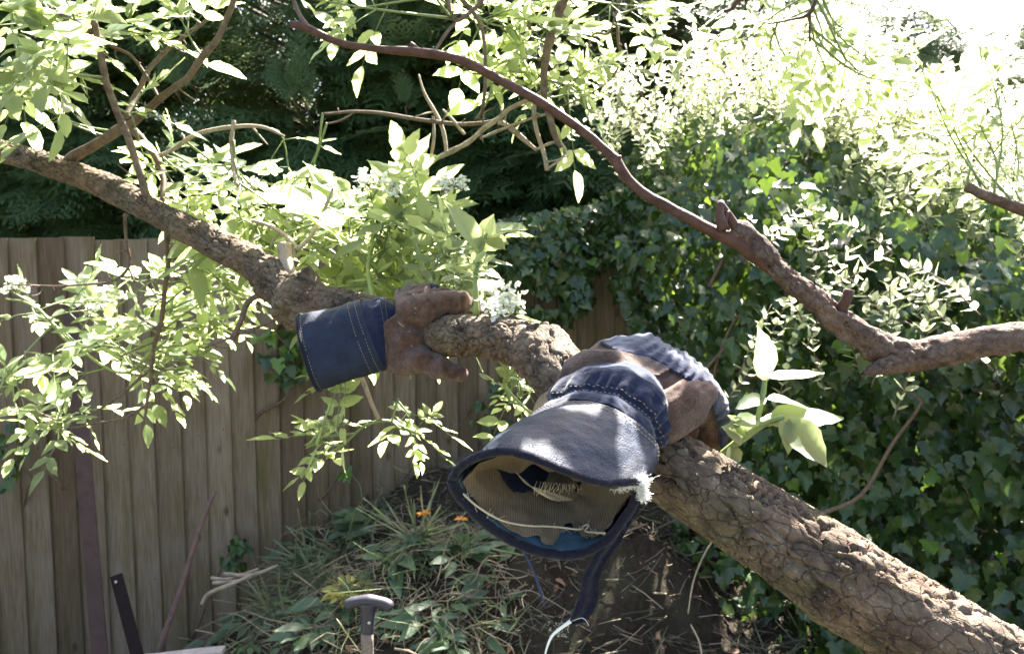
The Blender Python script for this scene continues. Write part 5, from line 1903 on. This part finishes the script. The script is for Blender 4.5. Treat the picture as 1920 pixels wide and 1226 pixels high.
for pts in [[(395, 1083, 3.0), (430, 1085, 3.02), (485, 1066, 3.05)], [(398, 1092, 2.98), (440, 1090, 3.0), (480, 1078, 3.0)], [(378, 1132, 2.95), (392, 1112, 2.95), (440, 1092, 2.95), (482, 1072, 2.96)], [(420, 1075, 3.04), (470, 1078, 3.0), (520, 1060, 2.98)]]:
    stick([P(*q) for q in pts], [.007, .008, .005], 'dead_twig', "dead grey stick jutting from the heap towards the fence", group="dead sticks on the heap's edge")
for pts, lab in [([(805, 940, 3.0), (808, 1000, 2.95), (805, 1080, 2.85)], "thin upright dry stalk standing on the heap's bare crest"),
                 ([(770, 1010, 2.9), (775, 1080, 2.8), (792, 1150, 2.6), (796, 1190, 2.5)], "dry brown stalk running down the heap beside the spade handle"),
                 ([(1290, 1150, 2.2), (1300, 1090, 2.2), (1320, 1040, 2.2), (1345, 1000, 2.25)], "long bent pale stalk leaning up beneath the elder trunk"),
                 ([(1295, 1170, 2.1), (1310, 1200, 2.08), (1316, 1226, 2.05)], "short broken stalk on dark litter beneath the elder trunk"),
                 ([(800, 1140, 2.4), (850, 1110, 2.4), (900, 1120, 2.4), (950, 1118, 2.4)], "curved green-brown stem lying across the heap below the open cuff")]:
    stick([P(*q) for q in pts], [.0018, .0026, .0018], 'straw' if 'brown' not in lab else 'twig', lab)

# ------------------------------------------------------------------ odds and ends by the fence
def box_bar(name, a, b, side, w, th, mat, label, cat, nseg=24, bevel=.003):
    a, b = np.array(a), np.array(b)
    ax = nrm(b - a); s = nrm(np.array(side) - ax * (np.array(side) @ ax)); n = np.cross(ax, s)
    prof = [(-w / 2 + bevel, -th / 2), (w / 2 - bevel, -th / 2), (w / 2, -th / 2 + bevel), (w / 2, th / 2 - bevel), (w / 2 - bevel, th / 2), (-w / 2 + bevel, th / 2), (-w / 2, th / 2 - bevel), (-w / 2, -th / 2 + bevel)]
    V = []
    for t in np.linspace(0, 1, nseg):
        c = a + (b - a) * t + n * .002 * math.sin(t * 7)
        V += [c + s * x + n * y for x, y in prof]
    V = np.array(V)
    F = [grid_faces(nseg, 8), np.array([[7, 6, 5, 4, 3, 2, 1, 0]]), np.array([[(nseg - 1) * 8 + k for k in range(8)]])]
    t = thing(name, np.minimum(a, b) * [1, 1, 0] + [0, 0, min(a[2], b[2])], label, cat)
    mesh_obj("shaft", V, F, mat, t, False)
    return t


rust = plain_mat('rusty_red_steel', (0.050, 0.028, 0.026), .85, .3, 25, .4, .001)
dark = plain_mat('dark_steel', (0.010, 0.006, 0.007), .85, .3, 40, .3, .001, spec=.15)
p0, p1 = P(132, 568, 3.04), P(196, 1330, 2.86)
box_bar("steel_strip", p0, p1 + nrm(p1 - p0) * .25, FU, .055, .012, rust, "long rusty purple-red steel strip leaning against the fence", "metal strip")
q0, q1 = P(218, 1078, 2.82), P(266, 1260, 2.72)
st = box_bar("steel_stake", q0, q1 + nrm(q1 - q0) * .25, FU, .040, .022, dark, "short dark steel stake leaning before the fence with a bolt hole at its top", "stake")
V, F, sc = tube(np.array([P(217, 1090, 2.80), P(217.3, 1091, 2.797)]), .005, 10)
mesh_obj("bolt", V, F, plain_mat('dull_zinc', (.35, .34, .33), .5, .2, 60), st)
rod = spline([P(404, 918, 2.98), P(388, 955, 2.97), P(368, 1010, 2.95), P(340, 1100, 2.92), P(300, 1215, 2.88), P(285, 1300, 2.85)], 50)
V, F, sc = tube(rod, np.linspace(.008, .013, 50), 10)
o = tag(mesh_obj("rusty_rod", V, F, plain_mat('rusty_rod', (.105, .06, .055), .8, .35, 40), None), "thin bent rusty rod leaning against the fence beside the heap", "rod")
plank = plain_mat('grey_plank', (.33, .29, .27), .85, .3, 20)
box_bar("timber_batten", P(262, 1236, 2.80), P(420, 1219, 2.82), [0, 0, 1], .018, .05, plank, "pale grey batten on the ground beside the foot of the heap", "batten")


def spade():
    d = 1.92
    top = P(690, 1132, d)
    t = thing("garden_spade", np.array([top[0], top[1], float(heap_h(top[0], top[1]))]), "garden spade standing upright in the heap, its grey plastic T-handle showing", "spade")
    grip = plain_mat('grey_plastic', (.030, .027, .036), .45, .15, 90, .15, .0005)
    wood = bark_mat('grey_ash_shaft', (.16, .12, .10), (.24, .19, .16), (.33, .27, .23), 1.5, .7, .3)
    pts = [P(648, 1138, d), P(662, 1129, d), P(690, 1126, d), P(718, 1130, d), P(736, 1140, d)]
    p = spline(pts, 40)
    rad = np.interp(np.arange(40) / 39, [0, .03, .08, .3, .5, .7, .92, .97, 1], [.006, .012, .0145, .0138, .0165, .0138, .0145, .012, .006])
    V, F, sc = tube(p, rad, 20)
    h = mesh_obj("handle", V, F, grip, t)
    s = spline([P(690, 1130, d), P(690, 1150, d), P(689, 1175, d), P(688, 1185, d)], 24)
    V, F, sc = tube(s, np.interp(np.arange(24) / 23, [0, .3, .6, 1], [.021, .0175, .0165, .0165]), 20)
    mesh_obj("socket", V, F, grip, t)
    V, F, sc = tube(np.array([P(692, 1167, d - .014), P(692, 1167, d - .020)]), [.0042, .003], 12)
    mesh_obj("rivet", V, F, plain_mat('steel_rivet', (.5, .48, .45), .35, .1, 90, metallic=.6), h)
    a = P(688, 1182, d); b = np.array([a[0] - .01, a[1] + .08, -.02])
    V, F, sc = tube(spline([a, (a + b) / 2, b], 30), .0155, 16)
    mesh_obj("shaft", V, F, wood, t, True, {"co_str": sc})
    x = np.array([1.0, 0, 0])
    G = []
    for u in np.linspace(0, 1, 8):
        for v in np.linspace(-1, 1, 7):
            G.append(b + np.array([v * .09 * (1 - .12 * u ** 3), .012 * v * v, .16 - .28 * u]))
    G = np.array(G)
    mesh_obj("blade", G, grid_faces(8, 7, False), dark, t)


spade()
